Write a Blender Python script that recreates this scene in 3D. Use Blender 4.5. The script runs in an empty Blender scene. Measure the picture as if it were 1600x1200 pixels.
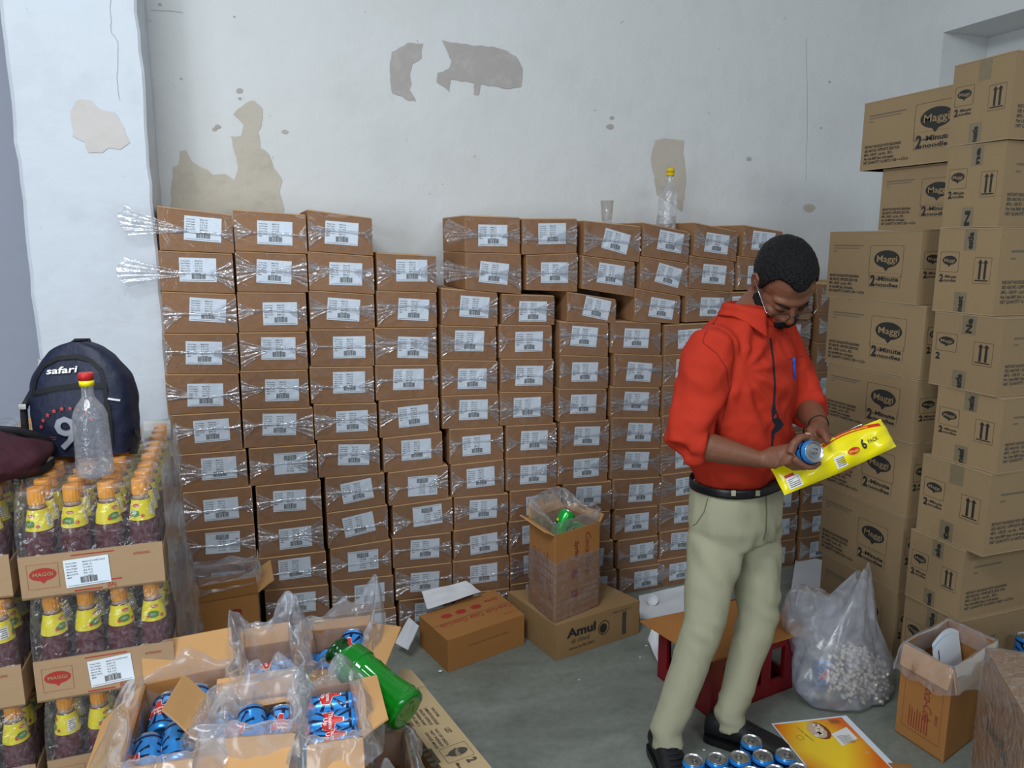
import bpy, bmesh, math, random
from math import sin, cos, pi, radians
from mathutils import Vector, Matrix, noise
random.seed(7)
S = bpy.context.scene
COL = S.collection
# ---------------------------------------------------------------- camera
H = 1.55
YAW, PITCH = radians(19.6), radians(10.48)
cam_d = bpy.data.cameras.new('camera'); cam = bpy.data.objects.new('camera', cam_d); COL.objects.link(cam)
cam.location = (0, 0, H); cam.rotation_euler = (radians(90) - PITCH, 0, -YAW)
cam_d.sensor_width = 36; cam_d.lens = 27.0; cam_d.clip_start = 0.02
S.camera = cam
# ---------------------------------------------------------------- world, lights, exposure
w = bpy.data.worlds.new('world'); S.world = w; w.use_nodes = True
w.node_tree.nodes['Background'].inputs[0].default_value = (0.80, 0.88, 1.0, 1)
w.node_tree.nodes['Background'].inputs[1].default_value = 0.23
def area(name, loc, target, sx, sy, power, color):
    l = bpy.data.lights.new(name, 'AREA'); l.shape = 'RECTANGLE'; l.size = sx; l.size_y = sy
    l.energy = power; l.color = color
    o = bpy.data.objects.new(name, l); COL.objects.link(o); o.location = loc
    o.rotation_euler = (Vector(target) - Vector(loc)).to_track_quat('-Z', 'Y').to_euler(); return o
area('tube_light_left', (-0.6, 0.6, 3.1), (0.1, 2.2, 0.6), 1.3, 0.5, 40, (0.90, 0.96, 1.0))
area('tube_light_rear', (1.2, -1.8, 3.1), (1.0, 1.5, 0.8), 1.6, 0.6, 26, (0.93, 0.97, 1.0))
area('doorway_daylight', (-2.6, -1.6, 1.6), (0.4, 2.9, 1.4), 1.6, 2.0, 64, (0.86, 0.94, 1.0))
S.view_settings.view_transform = 'Standard'; S.view_settings.look = 'None'
S.view_settings.gamma = 1; S.view_settings.use_curve_mapping = False
S.view_settings.exposure = 0.38
S.cycles.transparent_max_bounces = 24

# surveying helper: where the sight line of a point of the photo meets a real plane of the room
_F = Vector((sin(YAW)*cos(PITCH), cos(YAW)*cos(PITCH), -sin(PITCH)))
_R = Vector((cos(YAW), -sin(YAW), 0)); _U = _R.cross(_F); CAM = Vector((0, 0, H))
def at(x, y, X=None, Y=None, Z=None):
    d = _F + _R*(x-800)/1200 - _U*(y-600)/1200
    k = (Z-H)/d.z if Z is not None else (Y/d.y if Y is not None else X/d.x)
    return CAM + d*k

# ---------------------------------------------------------------- materials
def new_mat(name):
    m = bpy.data.materials.new(name); m.use_nodes = True
    nt = m.node_tree; b = nt.nodes['Principled BSDF']; return m, nt, b
def nd(nt, t, **kw):
    n = nt.nodes.new(t)
    for k, v in kw.items(): setattr(n, k, v)
    return n
def lin(c):
    if isinstance(c, str):
        c = tuple(int(c[i:i+2], 16)/255 for i in (0, 2, 4))
    return tuple((v/12.92 if v <= .04045 else ((v+.055)/1.055)**2.4) for v in c[:3]) + (1,)
def simple(name, col, rough=.6, metal=0, spec=.5, var=0, vscale=8, bump=0, bscale=60, trans=0, ior=1.45, coat=0, obj_var=0):
    m, nt, b = new_mat(name)
    c = lin(col)
    b.inputs['Base Color'].default_value = c; b.inputs['Roughness'].default_value = rough
    b.inputs['Metallic'].default_value = metal; b.inputs['Specular IOR Level'].default_value = spec
    b.inputs['Transmission Weight'].default_value = trans; b.inputs['IOR'].default_value = ior
    b.inputs['Coat Weight'].default_value = coat
    tc = nd(nt, 'ShaderNodeTexCoord')
    if var or obj_var:
        n = nd(nt, 'ShaderNodeTexNoise'); n.inputs['Scale'].default_value = vscale; n.inputs['Detail'].default_value = 6
        nt.links.new(tc.outputs['Object'], n.inputs['Vector'])
        hs = nd(nt, 'ShaderNodeHueSaturation'); hs.inputs['Color'].default_value = c
        mr = nd(nt, 'ShaderNodeMapRange'); mr.inputs['To Min'].default_value = 1-var; mr.inputs['To Max'].default_value = 1+var
        nt.links.new(n.outputs['Fac'], mr.inputs['Value'])
        src = mr.outputs[0]
        if obj_var:
            oi = nd(nt, 'ShaderNodeObjectInfo'); m2 = nd(nt, 'ShaderNodeMapRange')
            m2.inputs['To Min'].default_value = 1-obj_var; m2.inputs['To Max'].default_value = 1+obj_var
            nt.links.new(oi.outputs['Random'], m2.inputs['Value'])
            mm = nd(nt, 'ShaderNodeMath', operation='MULTIPLY'); nt.links.new(src, mm.inputs[0]); nt.links.new(m2.outputs[0], mm.inputs[1]); src = mm.outputs[0]
        nt.links.new(src, hs.inputs['Value']); nt.links.new(hs.outputs[0], b.inputs['Base Color'])
    if bump:
        n2 = nd(nt, 'ShaderNodeTexNoise'); n2.inputs['Scale'].default_value = bscale; n2.inputs['Detail'].default_value = 5
        nt.links.new(tc.outputs['Object'], n2.inputs['Vector'])
        bp = nd(nt, 'ShaderNodeBump'); bp.inputs['Strength'].default_value = bump; bp.inputs['Distance'].default_value = .01
        nt.links.new(n2.outputs['Fac'], bp.inputs['Height']); nt.links.new(bp.outputs[0], b.inputs['Normal'])
    return m
def film(name, tint=(.86, .88, .92), haze=.16, gloss=.10, rough=.12, bump=.6, scale=14, streak=.35):
    """thin polythene: mostly clear, milky where it bunches up, with wrinkles that catch the lamps"""
    m, nt, b = new_mat(name); nt.nodes.remove(b)
    out = nt.nodes['Material Output']
    tc = nd(nt, 'ShaderNodeTexCoord'); n = nd(nt, 'ShaderNodeTexNoise'); n.inputs['Scale'].default_value = scale
    n.inputs['Detail'].default_value = 4; n.inputs['Distortion'].default_value = 1.4
    nt.links.new(tc.outputs['Object'], n.inputs['Vector'])
    bp = nd(nt, 'ShaderNodeBump'); bp.inputs['Strength'].default_value = bump; bp.inputs['Distance'].default_value = .02
    nt.links.new(n.outputs['Fac'], bp.inputs['Height'])
    t = nd(nt, 'ShaderNodeBsdfTransparent'); t.inputs[0].default_value = (.97, .97, .975, 1)
    d = nd(nt, 'ShaderNodeBsdfDiffuse'); d.inputs[0].default_value = lin(tint)
    tl = nd(nt, 'ShaderNodeBsdfTranslucent'); tl.inputs[0].default_value = lin(tint)
    g = nd(nt, 'ShaderNodeBsdfGlossy'); g.inputs['Roughness'].default_value = rough; g.inputs[0].default_value = (1, 1, 1, 1)
    for s_ in (d, g): nt.links.new(bp.outputs[0], s_.inputs['Normal'])
    mx0 = nd(nt, 'ShaderNodeMixShader'); mx0.inputs[0].default_value = .45
    nt.links.new(d.outputs[0], mx0.inputs[1]); nt.links.new(tl.outputs[0], mx0.inputs[2])
    mr = nd(nt, 'ShaderNodeMapRange'); mr.inputs['From Min'].default_value = .42; mr.inputs['From Max'].default_value = .72
    mr.inputs['To Min'].default_value = haze; mr.inputs['To Max'].default_value = min(1, haze+streak)
    n2 = nd(nt, 'ShaderNodeTexNoise'); n2.inputs['Scale'].default_value = scale*2.2; n2.inputs['Detail'].default_value = 5; n2.inputs['Distortion'].default_value = 2.5
    nt.links.new(tc.outputs['Object'], n2.inputs['Vector']); nt.links.new(n2.outputs['Fac'], mr.inputs['Value'])
    mx1 = nd(nt, 'ShaderNodeMixShader'); nt.links.new(mr.outputs[0], mx1.inputs[0])
    nt.links.new(t.outputs[0], mx1.inputs[1]); nt.links.new(mx0.outputs[0], mx1.inputs[2])
    fr = nd(nt, 'ShaderNodeFresnel'); fr.inputs['IOR'].default_value = 1.4; nt.links.new(bp.outputs[0], fr.inputs['Normal'])
    ad = nd(nt, 'ShaderNodeMath', operation='ADD'); ad.use_clamp = True; ad.inputs[1].default_value = gloss
    nt.links.new(fr.outputs[0], ad.inputs[0])
    mlt = nd(nt, 'ShaderNodeMath', operation='MINIMUM'); nt.links.new(ad.outputs[0], mlt.inputs[0]); mlt.inputs[1].default_value = .45
    mx2 = nd(nt, 'ShaderNodeMixShader'); nt.links.new(mlt.outputs[0], mx2.inputs[0])
    nt.links.new(mx1.outputs[0], mx2.inputs[1]); nt.links.new(g.outputs[0], mx2.inputs[2])
    nt.links.new(mx2.outputs[0], out.inputs[0])
    return m
def wall_mat(name, col, dirt, dscale=2.5, damt=.35, speck=.5):
    m, nt, b = new_mat(name); b.inputs['Roughness'].default_value = .75
    tc = nd(nt, 'ShaderNodeTexCoord')
    n = nd(nt, 'ShaderNodeTexNoise'); n.inputs['Scale'].default_value = dscale; n.inputs['Detail'].default_value = 9; n.inputs['Roughness'].default_value = .65
    nt.links.new(tc.outputs['Object'], n.inputs['Vector'])
    r = nd(nt, 'ShaderNodeValToRGB'); r.color_ramp.elements[0].position = .50; r.color_ramp.elements[1].position = .82
    r.color_ramp.elements[0].color = (0, 0, 0, 1); r.color_ramp.elements[1].color = (damt, damt, damt, 1)
    nt.links.new(n.outputs['Fac'], r.inputs[0])
    mx = nd(nt, 'ShaderNodeMixRGB'); mx.inputs[1].default_value = lin(col); mx.inputs[2].default_value = lin(dirt)
    nt.links.new(r.outputs[0], mx.inputs[0])
    n3 = nd(nt, 'ShaderNodeTexNoise'); n3.inputs['Scale'].default_value = 26; n3.inputs['Detail'].default_value = 3; n3.inputs['Distortion'].default_value = .8
    nt.links.new(tc.outputs['Object'], n3.inputs['Vector'])
    r3 = nd(nt, 'ShaderNodeValToRGB'); r3.color_ramp.elements[0].position = .74; r3.color_ramp.elements[1].position = .77
    r3.color_ramp.elements[1].color = (speck, speck, speck, 1); nt.links.new(n3.outputs['Fac'], r3.inputs[0])
    mx2 = nd(nt, 'ShaderNodeMixRGB'); mx2.inputs[2].default_value = lin('8e8a84'); nt.links.new(r3.outputs[0], mx2.inputs[0]); nt.links.new(mx.outputs[0], mx2.inputs[1])
    nt.links.new(mx2.outputs[0], b.inputs['Base Color'])
    n2 = nd(nt, 'ShaderNodeTexNoise'); n2.inputs['Scale'].default_value = 9; n2.inputs['Detail'].default_value = 8
    nt.links.new(tc.outputs['Object'], n2.inputs['Vector'])
    bp = nd(nt, 'ShaderNodeBump'); bp.inputs['Strength'].default_value = .35; bp.inputs['Distance'].default_value = .02
    nt.links.new(n2.outputs['Fac'], bp.inputs['Height']); nt.links.new(bp.outputs[0], b.inputs['Normal'])
    return m
def card(name, col, var=.10, ov=.06, rough=.72):
    m = simple(name, col, rough=rough, spec=.3, var=var, vscale=5, bump=.12, bscale=35, obj_var=ov); return m
M = {}
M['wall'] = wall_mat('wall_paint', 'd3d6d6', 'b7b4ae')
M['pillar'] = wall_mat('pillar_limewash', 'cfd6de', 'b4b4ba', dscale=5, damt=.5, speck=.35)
M['recess'] = wall_mat('shaded_wall_paint', 'a4a8b6', '9a9aa4')  # bluish shade of the recess put into the wall colour
M['plaster'] = wall_mat('bare_plaster', 'bdb6a8', 'a49d90', dscale=14, damt=.8, speck=.1)
M['plaster_pink'] = wall_mat('bare_plaster_grey', 'aaa5a1', 'c1bcb6', dscale=16, damt=.9, speck=.1)
M['plaster_soft'] = wall_mat('rubbed_plaster', 'cbc6c2', 'b5aea8', dscale=10, damt=.6)
M['brown'] = card('brown_card', '976f4c')
M['brown_edge'] = card('brown_card_edge_lit', 'b8946c', .05, .02)
M['kraft'] = card('noodle_carton_card', '957e5e', .05, .04)
M['kraft_edge'] = card('noodle_carton_edge', 'a58f70', .05, .03)
M['coke'] = card('orange_brown_card', 'a57340')
M['coke_in'] = card('card_inside', 'c59763', .06, .03)
M['tray'] = card('tray_card', 'a98c6c', .05, .02)
M['amul'] = card('worn_card', '9b7b54', .12, .02)
M['flat'] = card('pale_card', 'b9a27c', .06, .02)
M['paper'] = simple('white_label_paper', 'dde6ef', rough=.45)
M['foam'] = simple('white_foam_sheet', 'd9dce0', rough=.6, var=.04)
M['ink'] = simple('black_ink', '2b2a28', rough=.6)
M['ink_soft'] = simple('grey_ink', '4c473f', rough=.6)
M['ink_grey'] = simple('faint_ink', '6c6252', rough=.7)
M['red_ink'] = simple('red_ink', 'a8322a', rough=.6)
M['red_ink2'] = simple('dull_red_ink', '8b2f2c', rough=.6)
M['film'] = film('wrap_film', haze=.10, streak=.30)
M['film_clear'] = film('clear_film', haze=.02, gloss=.0, rough=.2, bump=.5, scale=9, streak=.10)
M['film_bag'] = film('poly_liner', haze=.19, streak=.22, gloss=.0, rough=.2, bump=.3, scale=5)
M['film_tray'] = film('tray_shrink_film', haze=.05, streak=.16, gloss=.02, rough=.08, bump=.7, scale=18)
M['film_big'] = film('milky_bag_film', haze=.36, streak=.34, gloss=.0, rough=.2, bump=.35, scale=4)
M['film_wound'] = film('wound_film', haze=.14, streak=.20, gloss=.0, rough=.18, bump=.3, scale=6)
M['tape'] = simple('brown_tape', '7d7058', rough=.3, var=.15, vscale=60)
M['ketchup'] = simple('ketchup_bottle_red', '5a1c28', rough=.18, coat=.4, var=.15, vscale=9)
M['neck'] = simple('bottle_neck_brown', 'b59b85', rough=.2, coat=.3)
M['yellow'] = simple('label_yellow', 'f2e200', rough=.35)
M['orange'] = simple('cap_orange', 'f0a020', rough=.4)
M['green_print'] = simple('print_green', '4c8a2a', rough=.4)
M['red_print'] = simple('print_red', 'd02a20', rough=.4)
M['white_print'] = simple('print_white', 'e8e8e8', rough=.4)
M['blue_can'] = simple('can_blue', '2f8fe0', rough=.28, metal=.35, coat=.3)
M['navy_can'] = simple('can_navy', '10173c', rough=.28, metal=.3, coat=.3)
M['green_can'] = simple('can_green', '0fa83a', rough=.25, metal=.3, coat=.3)
M['alu'] = simple('aluminium', 'c6c8ca', rough=.28, metal=1)
M['alu_dark'] = simple('aluminium_dark', '8c8e90', rough=.35, metal=1)  # darker grey aluminium for the pull tabs
M['pvc'] = simple('pvc_pipe', 'cfcfc9', rough=.35, var=.05)
M['dark'] = simple('dark_inside', '15151a', rough=.9)
M['steel'] = simple('glasses_metal', 'b9b9b4', rough=.25, metal=1)
M['black'] = simple('black_plastic', '141416', rough=.4)

def floor_mat():
    m, nt, b = new_mat('polished_concrete'); b.inputs['Roughness'].default_value = .42
    tc = nd(nt, 'ShaderNodeTexCoord')
    n = nd(nt, 'ShaderNodeTexNoise'); n.inputs['Scale'].default_value = 3.2; n.inputs['Detail'].default_value = 10; n.inputs['Roughness'].default_value = .7; n.inputs['Distortion'].default_value = .5
    mp = nd(nt, 'ShaderNodeMapping'); mp.inputs['Scale'].default_value = (.7, 1.6, 1); mp.inputs['Rotation'].default_value = (0, 0, .35)
    nt.links.new(tc.outputs['Object'], mp.inputs[0]); nt.links.new(mp.outputs[0], n.inputs['Vector'])
    r = nd(nt, 'ShaderNodeValToRGB'); e = r.color_ramp.elements
    e[0].position = .28; e[0].color = lin('6d746b'); e[1].position = .75; e[1].color = lin('9ba198')
    e2 = r.color_ramp.elements.new(.5); e2.color = lin('858b82')
    nt.links.new(n.outputs['Fac'], r.inputs[0])
    n2 = nd(nt, 'ShaderNodeTexNoise'); n2.inputs['Scale'].default_value = 40; n2.inputs['Detail'].default_value = 4
    nt.links.new(tc.outputs['Object'], n2.inputs['Vector'])
    mx = nd(nt, 'ShaderNodeMixRGB', blend_type='MULTIPLY'); mx.inputs[0].default_value = .35
    nt.links.new(r.outputs[0], mx.inputs[1]); nt.links.new(n2.outputs['Fac'], mx.inputs[2])
    nt.links.new(mx.outputs[0], b.inputs['Base Color'])
    mr = nd(nt, 'ShaderNodeMapRange'); mr.inputs['To Min'].default_value = .3; mr.inputs['To Max'].default_value = .6
    nt.links.new(n.outputs['Fac'], mr.inputs['Value']); nt.links.new(mr.outputs[0], b.inputs['Roughness'])
    return m
M['floor'] = floor_mat()

# ---------------------------------------------------------------- mesh builder
class MB:
    def __init__(s): s.v = []; s.f = []; s.m = []; s.sm = []
    def add(s, vs, fs, mi=0, smooth=False, T=None):
        o = len(s.v)
        s.v += [tuple(T @ Vector(p)) if T is not None else tuple(p) for p in vs]
        s.f += [tuple(o+i for i in f) for f in fs]; s.m += [mi]*len(fs); s.sm += [smooth]*len(fs)
    def hexa(s, p, mi=0, T=None):   # p: 4 bottom (ccw from above) + 4 top
        s.add(p, [(3, 2, 1, 0), (4, 5, 6, 7), (0, 1, 5, 4), (1, 2, 6, 5), (2, 3, 7, 6), (3, 0, 4, 7)], mi, False, T)
    def box(s, lo, hi, mi=0, T=None):
        x0, y0, z0 = lo; x1, y1, z1 = hi
        s.hexa([(x0, y0, z0), (x1, y0, z0), (x1, y1, z0), (x0, y1, z0), (x0, y0, z1), (x1, y0, z1), (x1, y1, z1), (x0, y1, z1)], mi, T)
    def slab(s, q, n, mi=0):        # quad q (4 pts) thickened by vector n
        q = [Vector(a) for a in q]; n = Vector(n)
        s.hexa(q + [a + n for a in q], mi)
    def lathe(s, prof, seg=24, mi=0, T=None, cap=True, smooth=True):
        vs = [(r*cos(2*pi*j/seg), r*sin(2*pi*j/seg), z) for r, z in prof for j in range(seg)]
        fs = [(i*seg+j, i*seg+(j+1) % seg, (i+1)*seg+(j+1) % seg, (i+1)*seg+j) for i in range(len(prof)-1) for j in range(seg)]
        s.add(vs, fs, mi, smooth, T)
        if cap:
            o = len(s.v) - len(vs)
            s.f += [tuple(o+j for j in range(seg))[::-1], tuple(o+(len(prof)-1)*seg+j for j in range(seg))]; s.m += [mi]*2; s.sm += [False]*2
    def tube(s, pts, rad, seg=10, mi=0, flat=None, up=None):   # rad list; flat: list of (a,b) ellipse factors
        pts = [Vector(p) for p in pts]; n = len(pts)
        if not isinstance(rad, (list, tuple)): rad = [rad]*n
        vs = []; prev = None
        for i, p in enumerate(pts):
            t = (pts[min(i+1, n-1)] - pts[max(i-1, 0)]).normalized()
            if prev is None:
                a = Vector(up) if up is not None else (Vector((0, 0, 1)) if abs(t.z) < .9 else Vector((0, 1, 0)))
            else: a = prev
            a = (a - t*a.dot(t)).normalized(); prev = a; b = t.cross(a)
            r = rad[i]; ra, rb = (r, r) if not isinstance(r, tuple) else r
            vs += [p + a*(ra*cos(2*pi*j/seg)) + b*(rb*sin(2*pi*j/seg)) for j in range(seg)]
        fs = [(i*seg+j, i*seg+(j+1) % seg, (i+1)*seg+(j+1) % seg, (i+1)*seg+j) for i in range(n-1) for j in range(seg)]
        fs += [tuple(range(seg))[::-1], tuple((n-1)*seg+j for j in range(seg))]
        s.add(vs, fs, mi, True)
    def ell(s, c, r, T=None, mi=0, seg=20, rings=12):
        vs = [(c[0], c[1], c[2]+r[2])]; 
        for i in range(1, rings):
            a = pi*i/rings
            vs += [(c[0]+r[0]*sin(a)*cos(2*pi*j/seg), c[1]+r[1]*sin(a)*sin(2*pi*j/seg), c[2]+r[2]*cos(a)) for j in range(seg)]
        vs.append((c[0], c[1], c[2]-r[2])); fs = [(0, 1+j, 1+(j+1) % seg) for j in range(seg)]
        for i in range(rings-2):
            fs += [(1+i*seg+j, 1+(i+1)*seg+j, 1+(i+1)*seg+(j+1) % seg, 1+i*seg+(j+1) % seg) for j in range(seg)]
        l = len(vs)-1; fs += [(l, l-seg+(j+1) % seg, l-seg+j) for j in range(seg)]
        s.add(vs, fs, mi, True, T)
    def grid(s, fn, nu, nv, mi=0, smooth=True, T=None, closeu=False):
        vs = [fn(i/(nu if closeu else nu-1), j/(nv-1)) for j in range(nv) for i in range(nu)]
        fs = []
        for j in range(nv-1):
            for i in range(nu if closeu else nu-1):
                k = (i+1) % nu; fs.append((j*nu+i, j*nu+k, (j+1)*nu+k, (j+1)*nu+i))
        s.add(vs, fs, mi, smooth, T)
    def poly(s, pts, n, mi=0, T=None):   # flat outline (2D or 3D list) extruded by n
        k = len(pts); n = Vector(n); a = [Vector(p) for p in pts]; b = [p+n for p in a]
        s.add(a+b, [tuple(range(k))[::-1], tuple(range(k, 2*k))] + [(i, (i+1) % k, k+(i+1) % k, k+i) for i in range(k)], mi, False, T)
    def mesh(s, name, mats):
        me = bpy.data.meshes.new(name); me.from_pydata(s.v, [], s.f)
        for m in mats: me.materials.append(m)
        me.polygons.foreach_set('material_index', s.m); me.polygons.foreach_set('use_smooth', s.sm); me.update(); return me
    def build(s, name, mats, parent=None, M4=None):
        if not isinstance(mats, (list, tuple)): mats = [mats]
        o = bpy.data.objects.new(name, s.mesh(name, mats)); COL.objects.link(o)
        if parent: o.parent = parent
        if M4 is not None: o.matrix_basis = M4
        return o
def tag(o, label=None, cat=None, group=None, kind=None):
    if label: o['label'] = label
    if cat: o['category'] = cat
    if group: o['group'] = group
    if kind: o['kind'] = kind
    return o
def empty(name, loc=(0, 0, 0), M4=None):
    o = bpy.data.objects.new(name, None); COL.objects.link(o); o.empty_display_size = .05
    if M4 is not None: o.matrix_basis = M4
    else: o.location = loc
    return o
def dup(root, M4=None):
    c = root.copy(); COL.objects.link(c)
    if M4 is not None: c.matrix_basis = M4
    for ch in KIDS.get(root.name, []):
        d = ch.copy(); COL.objects.link(d); d.parent = c
        for g in KIDS.get(ch.name, []):
            e = g.copy(); COL.objects.link(e); e.parent = d
    return c
KIDS = {}
def kids_of(root):
    """remember a prototype's children so copies need no search"""
    for o in COL.objects:
        if o.parent is not None: 
            l = KIDS.setdefault(o.parent.name, [])
            if o not in l: l.append(o)
def frame(loc, zax, xhint=(1, 0, 0)):
    z = Vector(zax).normalized(); x = Vector(xhint); x = (x - z*x.dot(z)).normalized(); y = z.cross(x)
    m = Matrix((x, y, z)).transposed().to_4x4(); m.translation = Vector(loc); return m
def face_frame(origin, xdir, ydir):
    """frame of a printed face: x along the text, y up the text, z out of the surface"""
    x = Vector(xdir).normalized(); y = Vector(ydir); y = (y - x*y.dot(x)).normalized(); z = x.cross(y)
    m = Matrix((x, y, z)).transposed().to_4x4(); m.translation = Vector(origin); return m
_tc = {}
def text2d(s, bold=0.0, shear=0.0):
    k = (s, bold, shear)
    if k in _tc: return _tc[k]
    cu = bpy.data.curves.new('t', 'FONT'); cu.body = s; cu.size = 1; cu.offset = bold; cu.shear = shear; cu.resolution_u = 2
    cu.align_x = 'LEFT'; o = bpy.data.objects.new('t', cu); COL.objects.link(o)
    bpy.context.view_layer.update()
    me = o.to_mesh(); vs = [v.co.copy() for v in me.vertices]; fs = [tuple(p.vertices) for p in me.polygons]
    o.to_mesh_clear(); bpy.data.objects.remove(o); bpy.data.curves.remove(cu)
    if vs:
        w0 = min(v.x for v in vs); w1 = max(v.x for v in vs)
    else: w0 = w1 = 0
    vs = [Vector((v.x-w0, v.y, 0)) for v in vs]; _tc[k] = (vs, fs, w1-w0); return _tc[k]
def text(mb, s, x, y, h, w=None, mi=0, T=None, bold=.0, shear=0, lift=.0006, fn=None, rot=0):
    """letters of cap height h whose line starts at x,y; w squeezes the line to a width"""
    vs, fs, L = text2d(s, bold, shear)
    if not vs: return
    sy = h/.7; sx = (w/L) if w else sy
    cr, sr = cos(rot), sin(rot)
    P = []
    for v in vs:
        a, b = v.x*sx, v.y*sy
        P.append(Vector((x + a*cr - b*sr, y + a*sr + b*cr, lift)))
    if fn: P = [fn(p) for p in P]
    mb.add(P, fs, mi, False, T)
def rect(mb, x0, y0, x1, y1, mi=0, T=None, lift=.0005, fn=None, n=1):
    P = []; fs = []
    for i in range(n+1):
        a = x0+(x1-x0)*i/n; P += [Vector((a, y0, lift)), Vector((a, y1, lift))]
    fs = [(2*i, 2*i+2, 2*i+3, 2*i+1) for i in range(n)]
    if fn: P = [fn(p) for p in P]
    mb.add(P, fs, mi, False, T)
def ring(mb, pts, t, mi=0, T=None, lift=.0005):   # outline of closed polygon
    k = len(pts); c = Vector((sum(p[0] for p in pts)/k, sum(p[1] for p in pts)/k))
    P = []
    for p in pts:
        d = (Vector(p)-c); d2 = d.normalized()*t
        P += [Vector((p[0], p[1], lift)), Vector((p[0]-d2.x, p[1]-d2.y, lift))]
    mb.add(P, [(2*i, 2*((i+1) % k), 2*((i+1) % k)+1, 2*i+1) for i in range(k)], mi, False, T)
def rrect(x0, y0, x1, y1, r, n=4):
    o = []
    for cx, cy, a0 in ((x1-r, y1-r, 0), (x0+r, y1-r, 90), (x0+r, y0+r, 180), (x1-r, y0+r, 270)):
        o += [(cx+r*cos(radians(a0+90*i/n)), cy+r*sin(radians(a0+90*i/n))) for i in range(n+1)]
    return o
def disc(mb, pts, mi=0, T=None, lift=.0005, fn=None):
    k = len(pts); c = (sum(p[0] for p in pts)/k, sum(p[1] for p in pts)/k)
    P = [Vector((c[0], c[1], lift))] + [Vector((p[0], p[1], lift)) for p in pts]
    if fn: P = [fn(p) for p in P]
    mb.add(P, [(0, 1+i, 1+(i+1) % k) for i in range(k)], mi, False, T)
def bubble(cx, cy, rx, ry, n=28):
    """speech-bubble oval with a small tail below"""
    o = []
    for i in range(n):
        a = 2*pi*i/n - pi/2; x, y = cx+rx*cos(a), cy+ry*sin(a)
        if i == 0: y -= ry*.42
        o.append((x, y))
    return o
def nz(p, s=1.0, seed=0): return noise.noise(Vector(p)*s + Vector((seed*7.3, seed*3.1, seed*1.7)))
def shade_flaps(mb): pass
# ================================================================ the room
def struct(o, label=None): o['kind'] = 'structure'; 
YW = 3.25                                 # back wall
b = MB(); b.box((-4.5, -4, -.1), (5.5, 6.0, 0)); fl = b.build('floor', M['floor']); struct(fl)
b = MB(); b.box((-.62+.02, YW, 0), (3.12, YW+.15, 3.6)); wb = b.build('wall_back', M['wall']); struct(wb)
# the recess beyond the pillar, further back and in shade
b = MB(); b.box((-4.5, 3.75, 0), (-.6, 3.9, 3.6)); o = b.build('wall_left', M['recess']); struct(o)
# limewashed pillar with a worn arris
b = MB()
N = 60
def arris(z, sd): return .006*nz((0, 0, z*14), 1, sd) + .004*nz((0, 0, z*60), 1, sd)
vs = []; fs = []
PL, PR, PF = -.635, -.248, 2.915
for i in range(N+1):
    z = 3.6*i/N
    a, c = arris(z, 1), arris(z, 2)
    vs += [(PL+a, 3.75, z), (PL+a, PF+.01, z), (PL+a+.012, PF, z), (PR+c-.008, PF, z), (PR+c, PF+.008, z), (PR+c*.3, YW+.02, z)]
for i in range(N):
    for j in range(5): fs.append((i*6+j, i*6+j+1, i*6+6+j+1, i*6+6+j))
b.add(vs, fs, 0, False); pil = b.build('wall_pillar', M['pillar']); struct(pil)
# right side: corner pier, recessed wall beyond it, and the beam over it
XR = 3.12
b = MB(); b.box((XR, 2.87, 0), (XR+.3, YW+.15, 3.6)); o = b.build('wall_right', M['wall']); struct(o)
b = MB(); b.box((XR+.28, -4, 0), (XR+.4, 2.88, 3.6)); o = b.build('wall_right_recess', M['wall']); struct(o)
pz = at(1450, 58, X=XR)
b = MB(); b.box((XR-.002, -4, pz.z), (XR+.30, 2.872, 3.6)); o = b.build('trim_1', M['wall']); struct(o)
# walls behind the camera, so that light bounces as it does in a room
b = MB(); b.box((-4.6, -4.1, 0), (5.5, -4, 3.6)); o = b.build('wall_front', M['recess']); struct(o)
b = MB(); b.box((-4.6, -4, 0), (-4.5, 3.9, 3.6)); o = b.build('wall_far_left', M['recess']); struct(o)

from mathutils.geometry import tessellate_polygon
# ---- places where the paint has come off: real outlines on the wall, a shade proud of it
def patch(pts, plane, mat, thick=.0015, jag=.006, seed=0, name='bare_plaster_patch', parent=None):
    P = [at(x, y, **plane) for x, y in pts]; out = []
    for i, p in enumerate(P):
        q = P[(i+1) % len(P)]; n = max(2, int((q-p).length/.012))
        for k in range(n):
            r = p.lerp(q, k/n); d = q-p; nrm = Vector((-d.z, 0, d.x)).normalized() if 'Y' in plane else Vector((0, -d.z, d.y)).normalized()
            out.append(r + nrm*jag*(.8*nz(r, 30, seed)+.4*nz(r, 90, seed)))
    n = Vector((0, -thick, 0)) if 'Y' in plane else Vector((-thick, 0, 0))
    tri = tessellate_polygon([[Vector((p.x if 'Y' in plane else p.y, p.z, 0)) for p in out]])
    me = bpy.data.meshes.new(name); me.from_pydata([p+n for p in out], [], [tuple(t) for t in tri]); me.update()
    bm = bmesh.new(); bm.from_mesh(me)
    for f in bm.faces:
        if f.normal.dot(n) < 0: f.normal_flip()
    bm.to_mesh(me); bm.free(); me.materials.append(mat)
    o = bpy.data.objects.new(name, me); COL.objects.link(o); o.parent = parent
    return o
W = dict(Y=YW-.001)
patch([(267, 320), (270, 262), (280, 258), (281, 236), (291, 235), (301, 254), (322, 265), (332, 273), (352, 272), (366, 282), (373, 262), (368, 240), (361, 213), (378, 212), (381, 195), (364, 178), (385, 160), (396, 157), (410, 170), (409, 196), (403, 206), (408, 232), (421, 240), (428, 262), (441, 282), (437, 300), (443, 326), (440, 360), (270, 360)], W, M['plaster'], seed=1, parent=wb)
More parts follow.
